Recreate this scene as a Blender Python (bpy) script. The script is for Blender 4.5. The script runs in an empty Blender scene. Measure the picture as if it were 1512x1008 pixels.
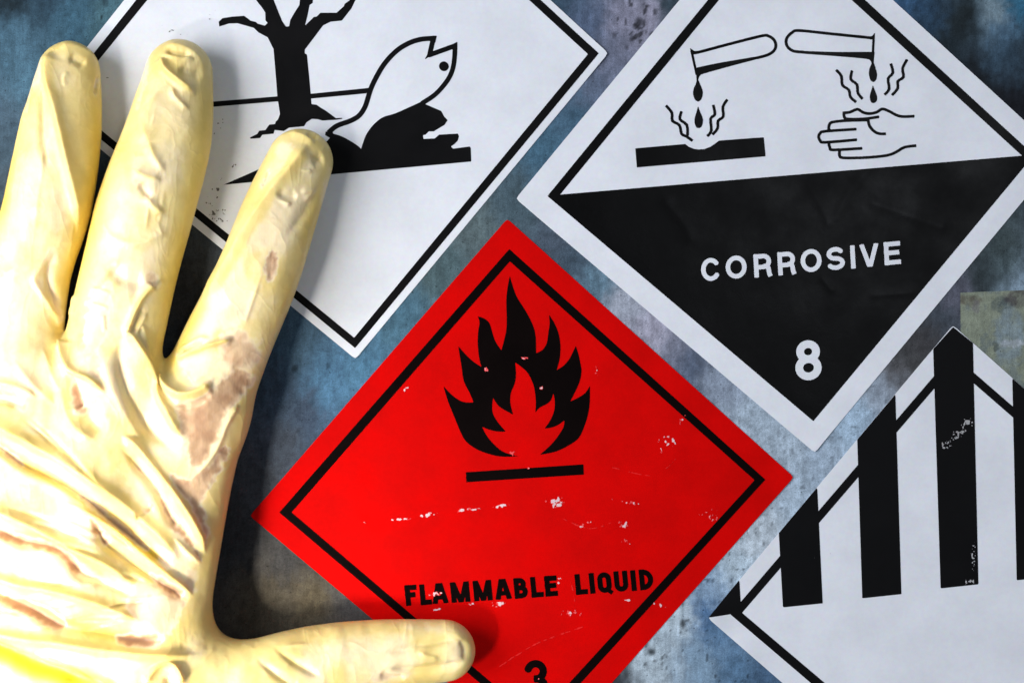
import bpy, bmesh, math
import numpy as np

# ----------------------------------------------------------------------------
# Units: everything is measured in photo pixels on the panel plane and built in
# metres.  A transport label is 100 mm along its side = about 570 px.
# ----------------------------------------------------------------------------
S = 1.0 / 5700.0
CX, CY = 756.0, 504.0
CAM_D = 0.62                       # camera distance from the panel (m)
DPX = CAM_D / S

scene = bpy.context.scene
col = scene.collection

def W(px, py, z=0.0):
    return ((px - CX) * S, (CY - py) * S, z * S)

# ------------------------------------------------------------ camera / light
cam = bpy.data.cameras.new('camera')
cam.sensor_width = 36.0
cam.lens = 36.0 * CAM_D / (1512 * S)
cam.clip_start = 0.01
cam.clip_end = 10.0
cam.dof.use_dof = True
cam.dof.focus_distance = CAM_D
cam.dof.aperture_fstop = 6.3
cam_o = bpy.data.objects.new('camera', cam)
cam_o.location = (0, 0, CAM_D)
col.objects.link(cam_o)
scene.camera = cam_o

world = bpy.data.worlds.new('World')
scene.world = world
world.use_nodes = True
bg = world.node_tree.nodes['Background']
bg.inputs['Color'].default_value = (0.82, 0.90, 1.0, 1)
bg.inputs['Strength'].default_value = 0.25

def area_lamp(name, loc, target, size, power, color, shape='DISK'):
    l = bpy.data.lights.new(name, 'AREA')
    l.shape = shape
    l.size = size
    l.energy = power
    l.color = color
    o = bpy.data.objects.new(name, l)
    o.location = loc
    d = np.array(target) - np.array(loc)
    from mathutils import Vector
    o.rotation_euler = Vector(d).to_track_quat('-Z', 'Y').to_euler()
    col.objects.link(o)
    return o

PALM = np.array(W(130, 800, 60))
def around(target, az_deg, el_deg, dist):
    a, e = math.radians(az_deg), math.radians(el_deg)
    return tuple(np.array(target) + dist * np.array([math.cos(a) * math.cos(e), math.sin(a) * math.cos(e), math.sin(e)]))

def spot_lamp(name, loc, target, soft, power, color, cone, blend):
    from mathutils import Vector
    l = bpy.data.lights.new(name, 'SPOT')
    l.energy = power; l.color = color; l.shadow_soft_size = soft
    l.spot_size = math.radians(cone); l.spot_blend = blend
    o = bpy.data.objects.new(name, l)
    o.location = loc
    o.rotation_euler = Vector(np.array(target) - np.array(loc)).to_track_quat('-Z', 'Y').to_euler()
    col.objects.link(o)
    return o

# a warm lamp from the lower left catches the hand; a cool window lights everything
AIM = np.array(W(-500, 1310, 60))
spot_lamp('beam_lamp', around(AIM, 222, 62, 0.50), AIM, 0.085, 104.0, (1.0, 0.93, 0.80), 36, 1.0)
area_lamp('window_lamp', around((-0.05, 0, 0), 174, 38, 1.0), (-0.05, 0, 0), 0.85, 15.8, (0.98, 0.98, 1.0))

area_lamp('overhead_sheen_fill', (0.27, 0.13, 1.2), (0.05, 0.02, 0), 0.24, 1.1, (0.86, 0.92, 1.0))  # added overhead fill, unseen; puts a faint sheen on the black label

scene.view_settings.view_transform = 'Standard'
scene.view_settings.look = 'None'
scene.view_settings.gamma = 1.0
scene.view_settings.exposure = 0.0
scene.view_settings.use_curve_mapping = False
scene.render.engine = 'CYCLES'
scene.cycles.use_denoising = True
scene.cycles.max_bounces = 8

# ------------------------------------------------------------ small utilities
rng = np.random.RandomState(7)

def lin(r, g, b):
    def f(c):
        c /= 255.0
        return c / 12.92 if c <= 0.04045 else ((c + 0.055) / 1.055) ** 2.4
    return np.array([f(r), f(g), f(b)])

_TAB = np.random.RandomState(3).rand(256, 256)
def vnoise(x, y):
    xi = np.floor(x).astype(int); yi = np.floor(y).astype(int)
    xf = x - xi; yf = y - yi
    u = xf * xf * (3 - 2 * xf); v = yf * yf * (3 - 2 * yf)
    a = _TAB[xi & 255, yi & 255]; b = _TAB[(xi + 1) & 255, yi & 255]
    c = _TAB[xi & 255, (yi + 1) & 255]; d = _TAB[(xi + 1) & 255, (yi + 1) & 255]
    return (a * (1 - u) + b * u) * (1 - v) + (c * (1 - u) + d * u) * v

def fbm(x, y, oct=4, gain=0.5):
    s = 0; a = 1.0; t = 0
    for i in range(oct):
        s = s + a * vnoise(x * 2 ** i + 17.3 * i, y * 2 ** i + 9.1 * i)
        t += a; a *= gain
    return s / t

def smooth(a, b, x):
    t = np.clip((x - a) / (b - a), 0, 1)
    return t * t * (3 - 2 * t)

def link(name, me, mat=None, parent=None):
    o = bpy.data.objects.new(name, me)
    col.objects.link(o)
    if mat is not None:
        me.materials.append(mat)
    if parent is not None:
        o.parent = parent
    return o

def mesh_np(name, verts, faces, smooth_shade=True):
    """verts (n,3) in px space -> mesh in metres; faces list/array of tuples"""
    me = bpy.data.meshes.new(name)
    v = np.asarray(verts, dtype=float)
    w = np.empty_like(v)
    w[:, 0] = (v[:, 0] - CX) * S
    w[:, 1] = (CY - v[:, 1]) * S
    w[:, 2] = v[:, 2] * S
    me.from_pydata(w.tolist(), [], [tuple(f) for f in faces])
    me.update()
    if smooth_shade:
        me.polygons.foreach_set('use_smooth', [True] * len(me.polygons))
    return me

def empty(name, loc, label, cat, group=None):
    o = bpy.data.objects.new(name, None)
    o.location = (0, 0, 0)
    o.empty_display_size = 0.01
    col.objects.link(o)
    o['label'] = label
    o['category'] = cat
    if group:
        o['group'] = group
    return o

# ------------------------------------------------------------ node helpers
def new_mat(name):
    m = bpy.data.materials.new(name)
    m.use_nodes = True
    nt = m.node_tree
    bs = nt.nodes['Principled BSDF']
    return m, nt, bs

def noise_node(nt, scale, detail=4, rough=0.55, vec=None, dist=0.0):
    n = nt.nodes.new('ShaderNodeTexNoise')
    n.inputs['Scale'].default_value = scale
    n.inputs['Detail'].default_value = detail
    n.inputs['Roughness'].default_value = rough
    n.inputs['Distortion'].default_value = dist
    if vec is not None:
        nt.links.new(vec, n.inputs['Vector'])
    return n

def ramp(nt, fac, stops):
    r = nt.nodes.new('ShaderNodeValToRGB')
    el = r.color_ramp.elements
    while len(el) < len(stops):
        el.new(0.5)
    for e, (p, c) in zip(el, stops):
        e.position = p
        e.color = (c[0], c[1], c[2], 1) if not np.isscalar(c) else (c, c, c, 1)
    nt.links.new(fac, r.inputs['Fac'])
    return r

def mixc(nt, fac, a, b, mode='MIX'):
    n = nt.nodes.new('ShaderNodeMix')
    n.data_type = 'RGBA'
    n.blend_type = mode
    for sock, v in ((n.inputs['Factor'], fac), (n.inputs[6], a), (n.inputs[7], b)):
        if hasattr(v, 'is_linked'):
            nt.links.new(v, sock)
        elif np.isscalar(v):
            sock.default_value = v
        else:
            sock.default_value = (v[0], v[1], v[2], 1)
    return n.outputs[2]

def mathn(nt, op, a, b=None):
    n = nt.nodes.new('ShaderNodeMath')
    n.operation = op
    for i, v in enumerate((a, b)):
        if v is None:
            continue
        if hasattr(v, 'is_linked'):
            nt.links.new(v, n.inputs[i])
        else:
            n.inputs[i].default_value = v
    return n.outputs[0]

def position(nt):
    return nt.nodes.new('ShaderNodeNewGeometry').outputs['Position']

def mapping(nt, vec, scale):
    n = nt.nodes.new('ShaderNodeMapping')
    n.inputs['Scale'].default_value = scale
    nt.links.new(vec, n.inputs['Vector'])
    return n.outputs[0]

def bump(nt, height, strength, dist, normal_to):
    b = nt.nodes.new('ShaderNodeBump')
    b.inputs['Strength'].default_value = strength
    b.inputs['Distance'].default_value = dist
    nt.links.new(height, b.inputs['Height'])
    nt.links.new(b.outputs[0], normal_to.inputs['Normal'])
    return b

# print on vinyl: one recipe, several inks
def vinyl(name, color, rough=0.34, grime=0.10, spec=0.4, tint=None):
    m, nt, bs = new_mat(name)
    pos = position(nt)
    n1 = noise_node(nt, 70, 5, 0.6, pos)
    n2 = noise_node(nt, 900, 3, 0.6, pos)
    c = np.array(color)
    dark = c * (1 - grime) if tint is None else np.array(tint)
    r = ramp(nt, n1.outputs['Fac'], [(0.35, dark), (0.62, c)])
    c2 = mixc(nt, 0.16, r.outputs[0], mixc(nt, 1.0, r.outputs[0], n2.outputs['Color'], 'MULTIPLY'))
    nt.links.new(c2, bs.inputs['Base Color'])
    rr = ramp(nt, n1.outputs['Fac'], [(0.3, rough * 1.35), (0.7, rough * 0.8)])
    nt.links.new(rr.outputs[0], bs.inputs['Roughness'])
    bs.inputs['Specular IOR Level'].default_value = spec
    n3 = noise_node(nt, 260, 4, 0.6, pos, 0.6)
    bump(nt, n3.outputs['Fac'], 0.05, 0.0004, bs)
    return m

M_WHITE = vinyl('white_vinyl', (0.73, 0.76, 0.83), 0.42, 0.08, 0.2)
M_BLACK = vinyl('black_ink', (0.004, 0.004, 0.0045), 0.40, -0.3, 0.05)
M_BLACK2 = vinyl('black_gloss_ink', (0.0015, 0.0014, 0.0015), 0.27, -0.3, 0.06)
M_RED = vinyl('red_vinyl', (0.61, 0.0008, 0.0006), 0.45, 0.15, 0.03)
M_REDBLACK = vinyl('black_ink_on_red', (0.002, 0.0008, 0.0008), 0.45, -0.3, 0.03)
M_WORN = vinyl('bare_paper', (0.72, 0.55, 0.60), 0.6, 0.2, 0.2)
M_SCUFF_SHEEN = vinyl('scuff_and_sheen', (0.42, 0.42, 0.44), 0.5, 0.3, 0.3)
M_SCRATCH = vinyl('red_scratch', (0.74, 0.014, 0.014), 0.5, 0.2, 0.1)
M_HALO = vinyl('rubbed_red', (0.78, 0.075, 0.085), 0.6, 0.15, 0.1)
M_DIRT = vinyl('grey_dirt', (0.20, 0.19, 0.20), 0.7, 0.4, 0.2)

# ------------------------------------------------------------ metal panel
def px_grid(x0, x1, y0, y1, step):
    xs = np.arange(x0, x1 + step, step); ys = np.arange(y0, y1 + step, step)
    X, Y = np.meshgrid(xs, ys)
    ny, nx = X.shape
    idx = np.arange(nx * ny).reshape(ny, nx)
    f = np.stack([idx[1:, :-1].ravel(), idx[1:, 1:].ravel(), idx[:-1, 1:].ravel(), idx[:-1, :-1].ravel()], 1)
    return X.ravel(), Y.ravel(), f

PAINT = [
 (20, 60, 70, 104, 136), (60, 130, 72, 108, 142), (10, 200, 70, 92, 120), (15, -4, 26, 42, 56), (70, 0, 45, 70, 95), (110, 20, 60, 98, 130),
 (160, 30, 72, 108, 130), (10, 290, 72, 88, 112), (100, 200, 66, 80, 104), (200, 330, 66, 74, 92),
 (820, 15, 62, 88, 118), (860, 40, 88, 102, 140), (930, 30, 142, 140, 172), (985, 4, 44, 66, 82), (900, 95, 116, 120, 152),
 (960, 20, 150, 146, 176), (880, 130, 100, 112, 146), (850, 170, 72, 104, 138), (800, 225, 72, 108, 142), (760, 300, 78, 98, 116), (700, 330, 96, 112, 122),
 (640, 400, 82, 104, 116), (590, 460, 78, 116, 148), (545, 560, 80, 124, 168), (480, 570, 80, 122, 170), (430, 500, 72, 100, 134),
 (400, 560, 64, 82, 110), (450, 605, 70, 84, 116), (410, 660, 74, 82, 104), (380, 700, 66, 70, 82), (350, 790, 54, 56, 64), (420, 830, 74, 72, 76), (400, 880, 84, 76, 60), (460, 890, 92, 82, 60),
 (510, 880, 84, 82, 84), (820, 345, 82, 94, 118), (850, 385, 72, 88, 112), (880, 410, 100, 130, 160), (925, 445, 158, 162, 186), (965, 485, 162, 158, 186), (1000, 515, 128, 130, 158),
 (1018, 535, 88, 100, 132), (1060, 572, 136, 146, 174), (1110, 620, 160, 174, 200), (1160, 660, 164, 178, 204), (1220, 690, 158, 174, 204),
 (1265, 615, 160, 182, 216), (1300, 580, 150, 160, 185), (1320, 550, 106, 104, 112), (1360, 505, 70, 68, 74), (1392, 462, 72, 80, 96), (1410, 440, 100, 100, 122), (1350, 540, 74, 74, 78),
 (1180, 740, 164, 180, 208), (1120, 790, 178, 188, 208), (1085, 840, 172, 188, 212), (1050, 880, 136, 160, 200), (1046, 912, 62, 100, 158), (1060, 935, 96, 130, 178), (1000, 920, 176, 190, 212),
 (960, 985, 170, 184, 206), (1040, 975, 130, 156, 192), (1085, 985, 84, 116, 160), (1130, 1004, 76, 104, 148), (905, 1004, 60, 62, 74), (900, 1100, 150, 164, 190),
 (1335, 5, 62, 98, 150), (1355, 30, 48, 72, 104), (1390, 70, 36, 46, 56), (1420, 30, 36, 44, 50), (1445, 110, 32, 36, 44), (1476, 15, 128, 146, 164), (1488, 40, 84, 116, 156), (1482, 70, 60, 82, 110),
 (1500, 150, 30, 30, 40), (1502, 8, 40, 112, 160), (1508, 60, 38, 44, 52), (1470, 160, 30, 32, 40), (1480, 370, 66, 78, 84), (1450, 410, 58, 68, 76), (1490, 400, 84, 100, 110), (1508, 418, 140, 160, 190),
 (1560, 300, 44, 50, 58), (280, 430, 62, 62, 66), (120, 400, 62, 60, 62), (-150, 300, 72, 92, 120), (-200, 900, 80, 90, 110), (700, 1250, 140, 150, 180), (1300, 1300, 110, 135, 175), (600, -200, 70, 100, 130), (1300, -200, 60, 90, 130), (1700, 700, 120, 130, 140), (250, 1250, 70, 70, 80),
]
def paint_colour(x, y):
    wx = x + 11 * (fbm(x / 26, y / 34, 4) - .5) * 2 + 6 * (vnoise(x / 6, y / 8) - .5) * 2
    wy = y + 18 * (fbm(x / 22 + 40, y / 40 + 7, 4) - .5) * 2 + 8 * (vnoise(x / 6 + 50, y / 8) - .5) * 2
    num = np.zeros((len(x), 3)); den = np.zeros(len(x))
    for (px, py, r, g, b) in PAINT:
        d2 = (wx - px) ** 2 + ((wy - py) * 0.8) ** 2 + 260
        w = d2 ** -1.75
        num += w[:, None] * lin(r, g, b)[None]
        den += w
    c = num / den[:, None]
    # streaks, mottling, specks
    g = c.mean(1, keepdims=True)
    c = g + (c - g) * np.array([0.95, 0.85, 0.72])
    m = 0.72 + 0.56 * fbm(x / 9, y / 12, 4)
    st = 0.84 + 0.32 * fbm(x / 9, y / 120, 3)
    c = c * (m * st)[:, None]
    # pale lichen-like bloom with dark holes near the top, small dark pits elsewhere
    sp = fbm(x / 7 + 3, y / 7 + 91, 2)
    zone = np.exp(-(((x - 940) / 34) ** 2 + ((y - 30) / 52) ** 2))
    hole = smooth(0.66, 0.72, sp + 0.12 * zone - .06) * smooth(0.25, 0.6, zone)
    c = c * (1 - 0.72 * hole)[:, None]
    zone2 = smooth(700, 900, y) * smooth(860, 960, x) + 0.6 * smooth(500, 600, y) * smooth(1000, 1150, x)
    pit = smooth(0.77, 0.84, fbm(x / 6 + 33, y / 7.5 + 11, 2)) * np.clip(zone2, 0, 1)
    c = c * (1 - 0.6 * pit)[:, None]
    pit2 = smooth(0.80, 0.86, vnoise(x / 4.2 + 133, y / 5 + 11))
    c = c * (1 - 0.15 * pit2)[:, None]
    for (sx, sy, rx, ry, k) in ((1008, 920, 4, 8, .8), (1005, 933, 2.5, 3, .7), (962, 962, 6, 5, .8), (435, 544, 5, 6, .6), (484, 540, 3.5, 5, .55), (150, 26, 1.6, 4, .8), (156, 4, 5, 8, .5), (463, 893, .9, 13, .8), (907, 52, 4, 6, .6), (944, 33, 6, 8, .8), (940, 53, 4, 4, .7), (933, 58, 4, 5, .7)):
        c = c * (1 - k * np.exp(-(((x - sx) / rx) ** 2 + ((y - sy) / ry) ** 2) ** 2))[:, None]
    c = c * np.array([0.98, 1.02, 0.99])
    return np.clip(c, 0.004, 0.9)

def paint_mat(name, rough=0.5, metal=0.0):
    m, nt, bs = new_mat(name)
    at = nt.nodes.new('ShaderNodeAttribute'); at.attribute_name = 'paint'
    pos = position(nt)
    n1 = noise_node(nt, 1500, 4, 0.65, pos)
    n2 = noise_node(nt, 420, 5, 0.65, pos, 0.4)
    n4 = noise_node(nt, 4200, 3, 0.7, pos)
    n5 = noise_node(nt, 1.0, 4, 0.6, mapping(nt, pos, (1500, 130, 1)))
    r4 = ramp(nt, n4.outputs['Fac'], [(0.32, 0.72), (0.68, 1.26)])
    r5 = ramp(nt, n5.outputs['Fac'], [(0.3, 0.88), (0.7, 1.11)])
    r1 = ramp(nt, n1.outputs['Fac'], [(0.3, 0.85), (0.7, 1.14)])
    r2 = ramp(nt, n2.outputs['Fac'], [(0.3, 0.82), (0.7, 1.17)])
    c = mixc(nt, 1.0, at.outputs['Color'], r1.outputs[0], 'MULTIPLY')
    c = mixc(nt, 1.0, c, r2.outputs[0], 'MULTIPLY')
    c = mixc(nt, 1.0, c, r4.outputs[0], 'MULTIPLY')
    c = mixc(nt, 1.0, c, r5.outputs[0], 'MULTIPLY')
    nt.links.new(c, bs.inputs['Base Color'])
    rr = ramp(nt, n2.outputs['Fac'], [(0.3, rough * 1.3), (0.7, rough * 0.8)])
    nt.links.new(rr.outputs[0], bs.inputs['Roughness'])
    bs.inputs['Metallic'].default_value = metal
    bs.inputs['Specular IOR Level'].default_value = 0.08
    h = mathn(nt, 'ADD', n1.outputs['Fac'], n2.outputs['Fac'])
    sp = ramp(nt, noise_node(nt, 1300, 2, 0.5, pos).outputs['Fac'], [(0.27, 0.45), (0.33, 1.0)])
    c = mixc(nt, 1.0, c, sp.outputs[0], 'MULTIPLY')
    nt.links.new(c, bs.inputs['Base Color'])
    bump(nt, mathn(nt, 'ADD', h, n4.outputs['Fac']), 0.4, 0.0002, bs)
    return m
M_PANEL = paint_mat('weathered_painted_metal')

def colour_attr(me, c, name='paint'):
    a = me.color_attributes.new(name, 'FLOAT_COLOR', 'POINT')
    d = np.ones((len(c), 4)); d[:, :3] = c
    a.data.foreach_set('color', d.ravel())

x, y, f = px_grid(-360, 1900, -360, 1560, 3.0)
z = -0.25 + 0.3 * (fbm(x / 60, y / 60, 3) - .5)
me = mesh_np('metal_panel', np.stack([x, y, z], 1), f)
pc = paint_colour(x, y)
colour_attr(me, pc * (0.66 + 0.55 * pc.mean(1, keepdims=True)))
panel = link('metal_panel', me, M_PANEL)
panel['kind'] = 'structure'
panel['label'] = 'weathered blue grey painted metal panel behind the labels'

# grey-green patch plate at the right edge, half under the striped label
x, y, f = px_grid(0, 300, 0, 330, 2.0)
ang = math.radians(2.2)
gx = 1418 + x * math.cos(ang) + y * math.sin(0.006); gy = 432 - x * math.sin(ang) + y
c = np.empty((len(x), 3))
n = fbm(gx / 13, gy / 15, 4)
c[:] = lin(124, 132, 118)
mw = smooth(.48, .66, fbm(gx / 11 + 40, gy / 13 + 3, 4))
c = c * (1 - .6 * mw)[:, None] + (.6 * mw)[:, None] * lin(98, 110, 114)
c *= (0.82 + 0.36 * n)[:, None]
def blend(c, w, rgb):
    w = 0.75 * w * (0.55 + 0.45 * smooth(.35, .6, fbm(gx / 7 + 2, gy / 7, 3)))
    return c * (1 - w)[:, None] + w[:, None] * lin(*rgb)[None] * (0.8 + 0.4 * n)[:, None]
wob = 10 * (fbm(gx / 9 + 5, gy / 9, 3) - .5)
c = blend(c, smooth(1.15, .75, np.hypot((gx + wob - 1490) / 22, (gy + wob - 496) / 48)), (118, 134, 144))
c = blend(c, smooth(1.1, .8, np.hypot((gx + wob - 1478) / 17, (gy + wob - 449) / 11)), (64, 76, 84))
c = blend(c, smooth(1.1, .7, np.hypot((gx + wob - 1506) / 26, (gy + wob - 440) / 14)), (66, 60, 66))
c = blend(c, smooth(1.1, .6, np.hypot((gx + wob - 1432) / 22, (gy + wob - 444) / 9)), (88, 82, 74))
c = blend(c, smooth(1.1, .7, np.hypot((gx + wob - 1441) / 7, (gy + wob - 452) / 11)), (104, 104, 106))
c = blend(c, smooth(1.1, .8, np.hypot((gx + wob - 1470) / 5, (gy + wob - 512) / 8)), (58, 66, 66))
c = blend(c, smooth(1.1, .8, np.hypot((gx + wob - 1495) / 22, (gy + wob - 507) / 6)), (150, 158, 168))
v = np.stack([gx, gy, 0.20 + 0.2 * (n - .5)], 1)
nx = int(round(300 / 2)) + 1; nyy = int(round(330 / 2)) + 1
top = [i for i in range(nx)]; left = [j * nx for j in range(nyy)]
faces = [tuple(q) for q in f]
base = len(v)
ring = list(reversed(left)) + top[1:]
vv = v.tolist() + [[v[i, 0], v[i, 1], v[i, 2]] for i in ring] + [[v[i, 0], v[i, 1], -1.2] for i in ring]
for k in range(len(ring) - 1):
    faces.append((base + k, base + len(ring) + k, base + len(ring) + k + 1, base + k + 1))
cc = np.vstack([c, np.tile(lin(70, 68, 66), (2 * len(ring), 1))])
me = mesh_np('patch_plate', np.array(vv), faces)
colour_attr(me, cc)
plate = link('patch_plate', me, paint_mat('grey_green_paint', 0.6, 0.05))
plate['label'] = 'grey green weathered metal patch plate behind the striped label'
plate['category'] = 'metal plate'

# ------------------------------------------------------------ flat artwork
def Z(ox, oy, sc, pts):
    return [(ox + a / sc, oy + b / sc) for a, b in pts]

def curve(pts, closed=True, corner=48, n=4):
    """Catmull-Rom through pts, keeping sharp corners."""
    P = np.array(pts, float); N = len(P); out = []
    rngi = range(N) if closed else range(N - 1)
    def is_corner(i):
        if not closed and i in (0, N - 1):
            return True
        a = P[i] - P[i - 1]; b = P[(i + 1) % N] - P[i]
        c = np.dot(a, b) / (np.linalg.norm(a) * np.linalg.norm(b) + 1e-9)
        return math.degrees(math.acos(max(-1, min(1, c)))) > corner
    K = [is_corner(i) for i in range(N)]
    for i in rngi:
        p1, p2 = P[i], P[(i + 1) % N]
        p0 = p1 if K[i] else P[i - 1]
        p3 = p2 if K[(i + 1) % N] else P[(i + 2) % N]
        for k in range(n):
            t = k / n
            out.append(0.5 * ((2 * p1) + (-p0 + p2) * t + (2 * p0 - 5 * p1 + 4 * p2 - p3) * t * t + (-p0 + 3 * p1 - 3 * p2 + p3) * t ** 3))
    if not closed:
        out.append(P[-1])
    return [tuple(p) for p in out]

def sd_poly(pts):
    P = np.array(pts, float)
    def f(x, y):
        d = np.full(x.shape, 1e18); s = np.ones(x.shape)
        for i in range(len(P)):
            a = P[i]; b = P[i - 1]
            ex, ey = b - a
            wx = x - a[0]; wy = y - a[1]
            t = np.clip((wx * ex + wy * ey) / (ex * ex + ey * ey + 1e-12), 0, 1)
            bx = wx - ex * t; by = wy - ey * t
            d = np.minimum(d, bx * bx + by * by)
            c1 = y >= a[1]; c2 = y < b[1]; c3 = ex * wy > ey * wx
            s = np.where((c1 & c2 & c3) | (~c1 & ~c2 & ~c3), -s, s)
        return s * np.sqrt(d)
    f.box = (P[:, 0].min(), P[:, 1].min(), P[:, 0].max(), P[:, 1].max())
    return f

def sd_stroke(pts, width, butt=True):
    P = np.array(pts, float); hw = width / 2.0; n = len(P) - 1
    closed = np.hypot(*(P[0] - P[-1])) < 1e-6
    def f(x, y):
        d = np.full(x.shape, 1e9)
        for i in range(n):
            a, b = P[i], P[i + 1]
            L = math.hypot(*(b - a)) + 1e-9
            ux, uy = (b - a) / L
            t = (x - a[0]) * ux + (y - a[1]) * uy
            q = np.abs(-(x - a[0]) * uy + (y - a[1]) * ux)
            over = np.maximum(-t, t - L)
            dr = np.where(over > 0, np.hypot(q, np.maximum(over, 0)), q) - hw
            if butt and not closed:
                if i == 0:
                    dr = np.where(t < 0, np.maximum(q - hw, -t), dr)
                if i == n - 1:
                    dr = np.where(t > L, np.maximum(q - hw, t - L), dr)
            d = np.minimum(d, dr)
        return d
    f.box = (P[:, 0].min() - hw, P[:, 1].min() - hw, P[:, 0].max() + hw, P[:, 1].max() + hw)
    return f

def sd_union(fs):
    def f(x, y):
        d = fs[0](x, y)
        for g in fs[1:]:
            d = np.minimum(d, g(x, y))
        return d
    b = np.array([g.box for g in fs])
    f.box = (b[:, 0].min(), b[:, 1].min(), b[:, 2].max(), b[:, 3].max())
    return f

def sd_minus(a, b):
    def f(x, y):
        return np.maximum(a(x, y), -b(x, y))
    f.box = a.box
    return f

def shape_mesh(name, f, zf, step=1.2, box=None):
    """marching squares of f<0, each vertex lifted to zf(x,y)"""
    x0, y0, x1, y1 = box if box else f.box
    x0 -= 2 * step; y0 -= 2 * step; x1 += 2 * step; y1 += 2 * step
    xs = np.arange(x0, x1 + step, step); ys = np.arange(y0, y1 + step, step)
    X, Y = np.meshgrid(xs, ys)
    D = f(X, Y)
    D = np.where(np.abs(D) < 1e-4, 1e-4, D)
    inn = D < 0
    ny, nx = X.shape
    vid = -np.ones((ny, nx), int)
    vid[inn] = np.arange(inn.sum())
    verts = [np.stack([X[inn], Y[inn]], 1)]
    cnt = int(inn.sum())
    hx = inn[:, :-1] != inn[:, 1:]
    hid = -np.ones((ny, nx - 1), int); hid[hx] = cnt + np.arange(hx.sum()); cnt += int(hx.sum())
    a = D[:, :-1][hx]; b = D[:, 1:][hx]; t = a / (a - b)
    verts.append(np.stack([X[:, :-1][hx] + t * step, Y[:, :-1][hx]], 1))
    hy = inn[:-1] != inn[1:]
    wid = -np.ones((ny - 1, nx), int); wid[hy] = cnt + np.arange(hy.sum()); cnt += int(hy.sum())
    a = D[:-1][hy]; b = D[1:][hy]; t = a / (a - b)
    verts.append(np.stack([X[:-1][hy], Y[:-1][hy] + t * step], 1))
    V = np.concatenate(verts)
    c = inn[:-1, :-1].astype(int) + inn[:-1, 1:] * 2 + inn[1:, 1:] * 4 + inn[1:, :-1] * 8
    faces = []
    J, I = np.nonzero(c == 15)
    faces += np.stack([vid[J + 1, I], vid[J + 1, I + 1], vid[J, I + 1], vid[J, I]], 1).tolist()
    J, I = np.nonzero((c > 0) & (c < 15))
    for j, i in zip(J.tolist(), I.tolist()):
        cs = [(j, i), (j, i + 1), (j + 1, i + 1), (j + 1, i)]
        es = [hid[j, i], wid[j, i + 1], hid[j + 1, i], wid[j, i]]
        poly = []
        code = c[j, i]
        if code in (5, 10):
            for k in range(4):
                if inn[cs[k]]:
                    faces.append([int(es[k]), int(vid[cs[k]]), int(es[k - 1])][::1])
            continue
        for k in range(4):
            if inn[cs[k]]:
                poly.append(int(vid[cs[k]]))
            if es[k] >= 0:
                poly.append(int(es[k]))
        faces.append(poly[::-1])
    v3 = np.column_stack([V, zf(V[:, 0], V[:, 1])])
    me = mesh_np(name, v3, faces)
    return me

def line_dist(x, y, pts):
    d = np.full(x.shape, 1e9)
    for (ax, ay), (bx, by) in zip(pts[:-1], pts[1:]):
        L2 = (bx - ax) ** 2 + (by - ay) ** 2
        t = np.clip(((x - ax) * (bx - ax) + (y - ay) * (by - ay)) / L2, 0, 1)
        d = np.minimum(d, np.hypot(x - ax - t * (bx - ax), y - ay - t * (by - ay)))
    return d

def make_relief(seed, amp, creases, lifts=()):
    def zf(x, y):
        x = np.asarray(x, float); y = np.asarray(y, float)
        z = 0.55 + 0.7 * amp * (fbm(x / 75 + seed, y / 75 + seed * 2, 2) - .5)
        for pts, h, w in creases:
            z = z + 0.9 * h * np.exp(-(line_dist(x, y, pts) / (2.0 * w)) ** 1.6)
        for (lx, ly, r, h) in lifts:
            z = z + h * np.exp(-((x - lx) ** 2 + (y - ly) ** 2) / r ** 2)
        return z
    return zf

INK = 0.30
def paper(quad, zf, mat, parent, n=96, r=4):
    """the sticker's own sheet: a grid over the quad with cut edges going down to the panel"""
    Q = np.array(quad, float)
    u = np.linspace(0, 1, n + 1)
    U, V = np.meshgrid(u, u)
    P = ((1 - U) * (1 - V))[..., None] * Q[0] + (U * (1 - V))[..., None] * Q[1] + (U * V)[..., None] * Q[2] + ((1 - U) * V)[..., None] * Q[3]
    # slight rounding of the four corners
    cen = Q.mean(0)
    for (j, i) in ((0, 0), (0, n), (n, n), (n, 0)):
        d = cen - P[j, i]
        P[j, i] += d / np.linalg.norm(d) * 1.6
    pts = P.reshape(-1, 2)
    z = zf(pts[:, 0], pts[:, 1])
    idx = np.arange((n + 1) ** 2).reshape(n + 1, n + 1)
    f = np.stack([idx[1:, :-1].ravel(), idx[1:, 1:].ravel(), idx[:-1, 1:].ravel(), idx[:-1, :-1].ravel()], 1).tolist()
    ring = list(idx[0, :-1]) + list(idx[:-1, n]) + list(idx[n, :0:-1]) + list(idx[:0:-1, 0])
    b = len(pts)
    m = len(ring)
    hi = np.column_stack([pts[ring], z[ring]])
    low = np.column_stack([pts[ring], z[ring] - 0.7])
    for k in range(m):
        k2 = (k + 1) % m
        f.append([b + k, b + k2, b + m + k2, b + m + k])
    me = mesh_np('paper', np.vstack([np.column_stack([pts, z]), hi, low]), f, True)
    return link('paper', me, mat, parent)

def ink(name, f, zf, mat, parent, step=1.2, lift=INK, box=None):
    me = shape_mesh(name, f, lambda x, y: zf(x, y) + lift, step, box)
    return link(name, me, mat, parent)

def clip_box(f, b):
    f.box = (max(f.box[0], b[0]), max(f.box[1], b[1]), min(f.box[2], b[2]), min(f.box[3], b[3]))
    return f

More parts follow.
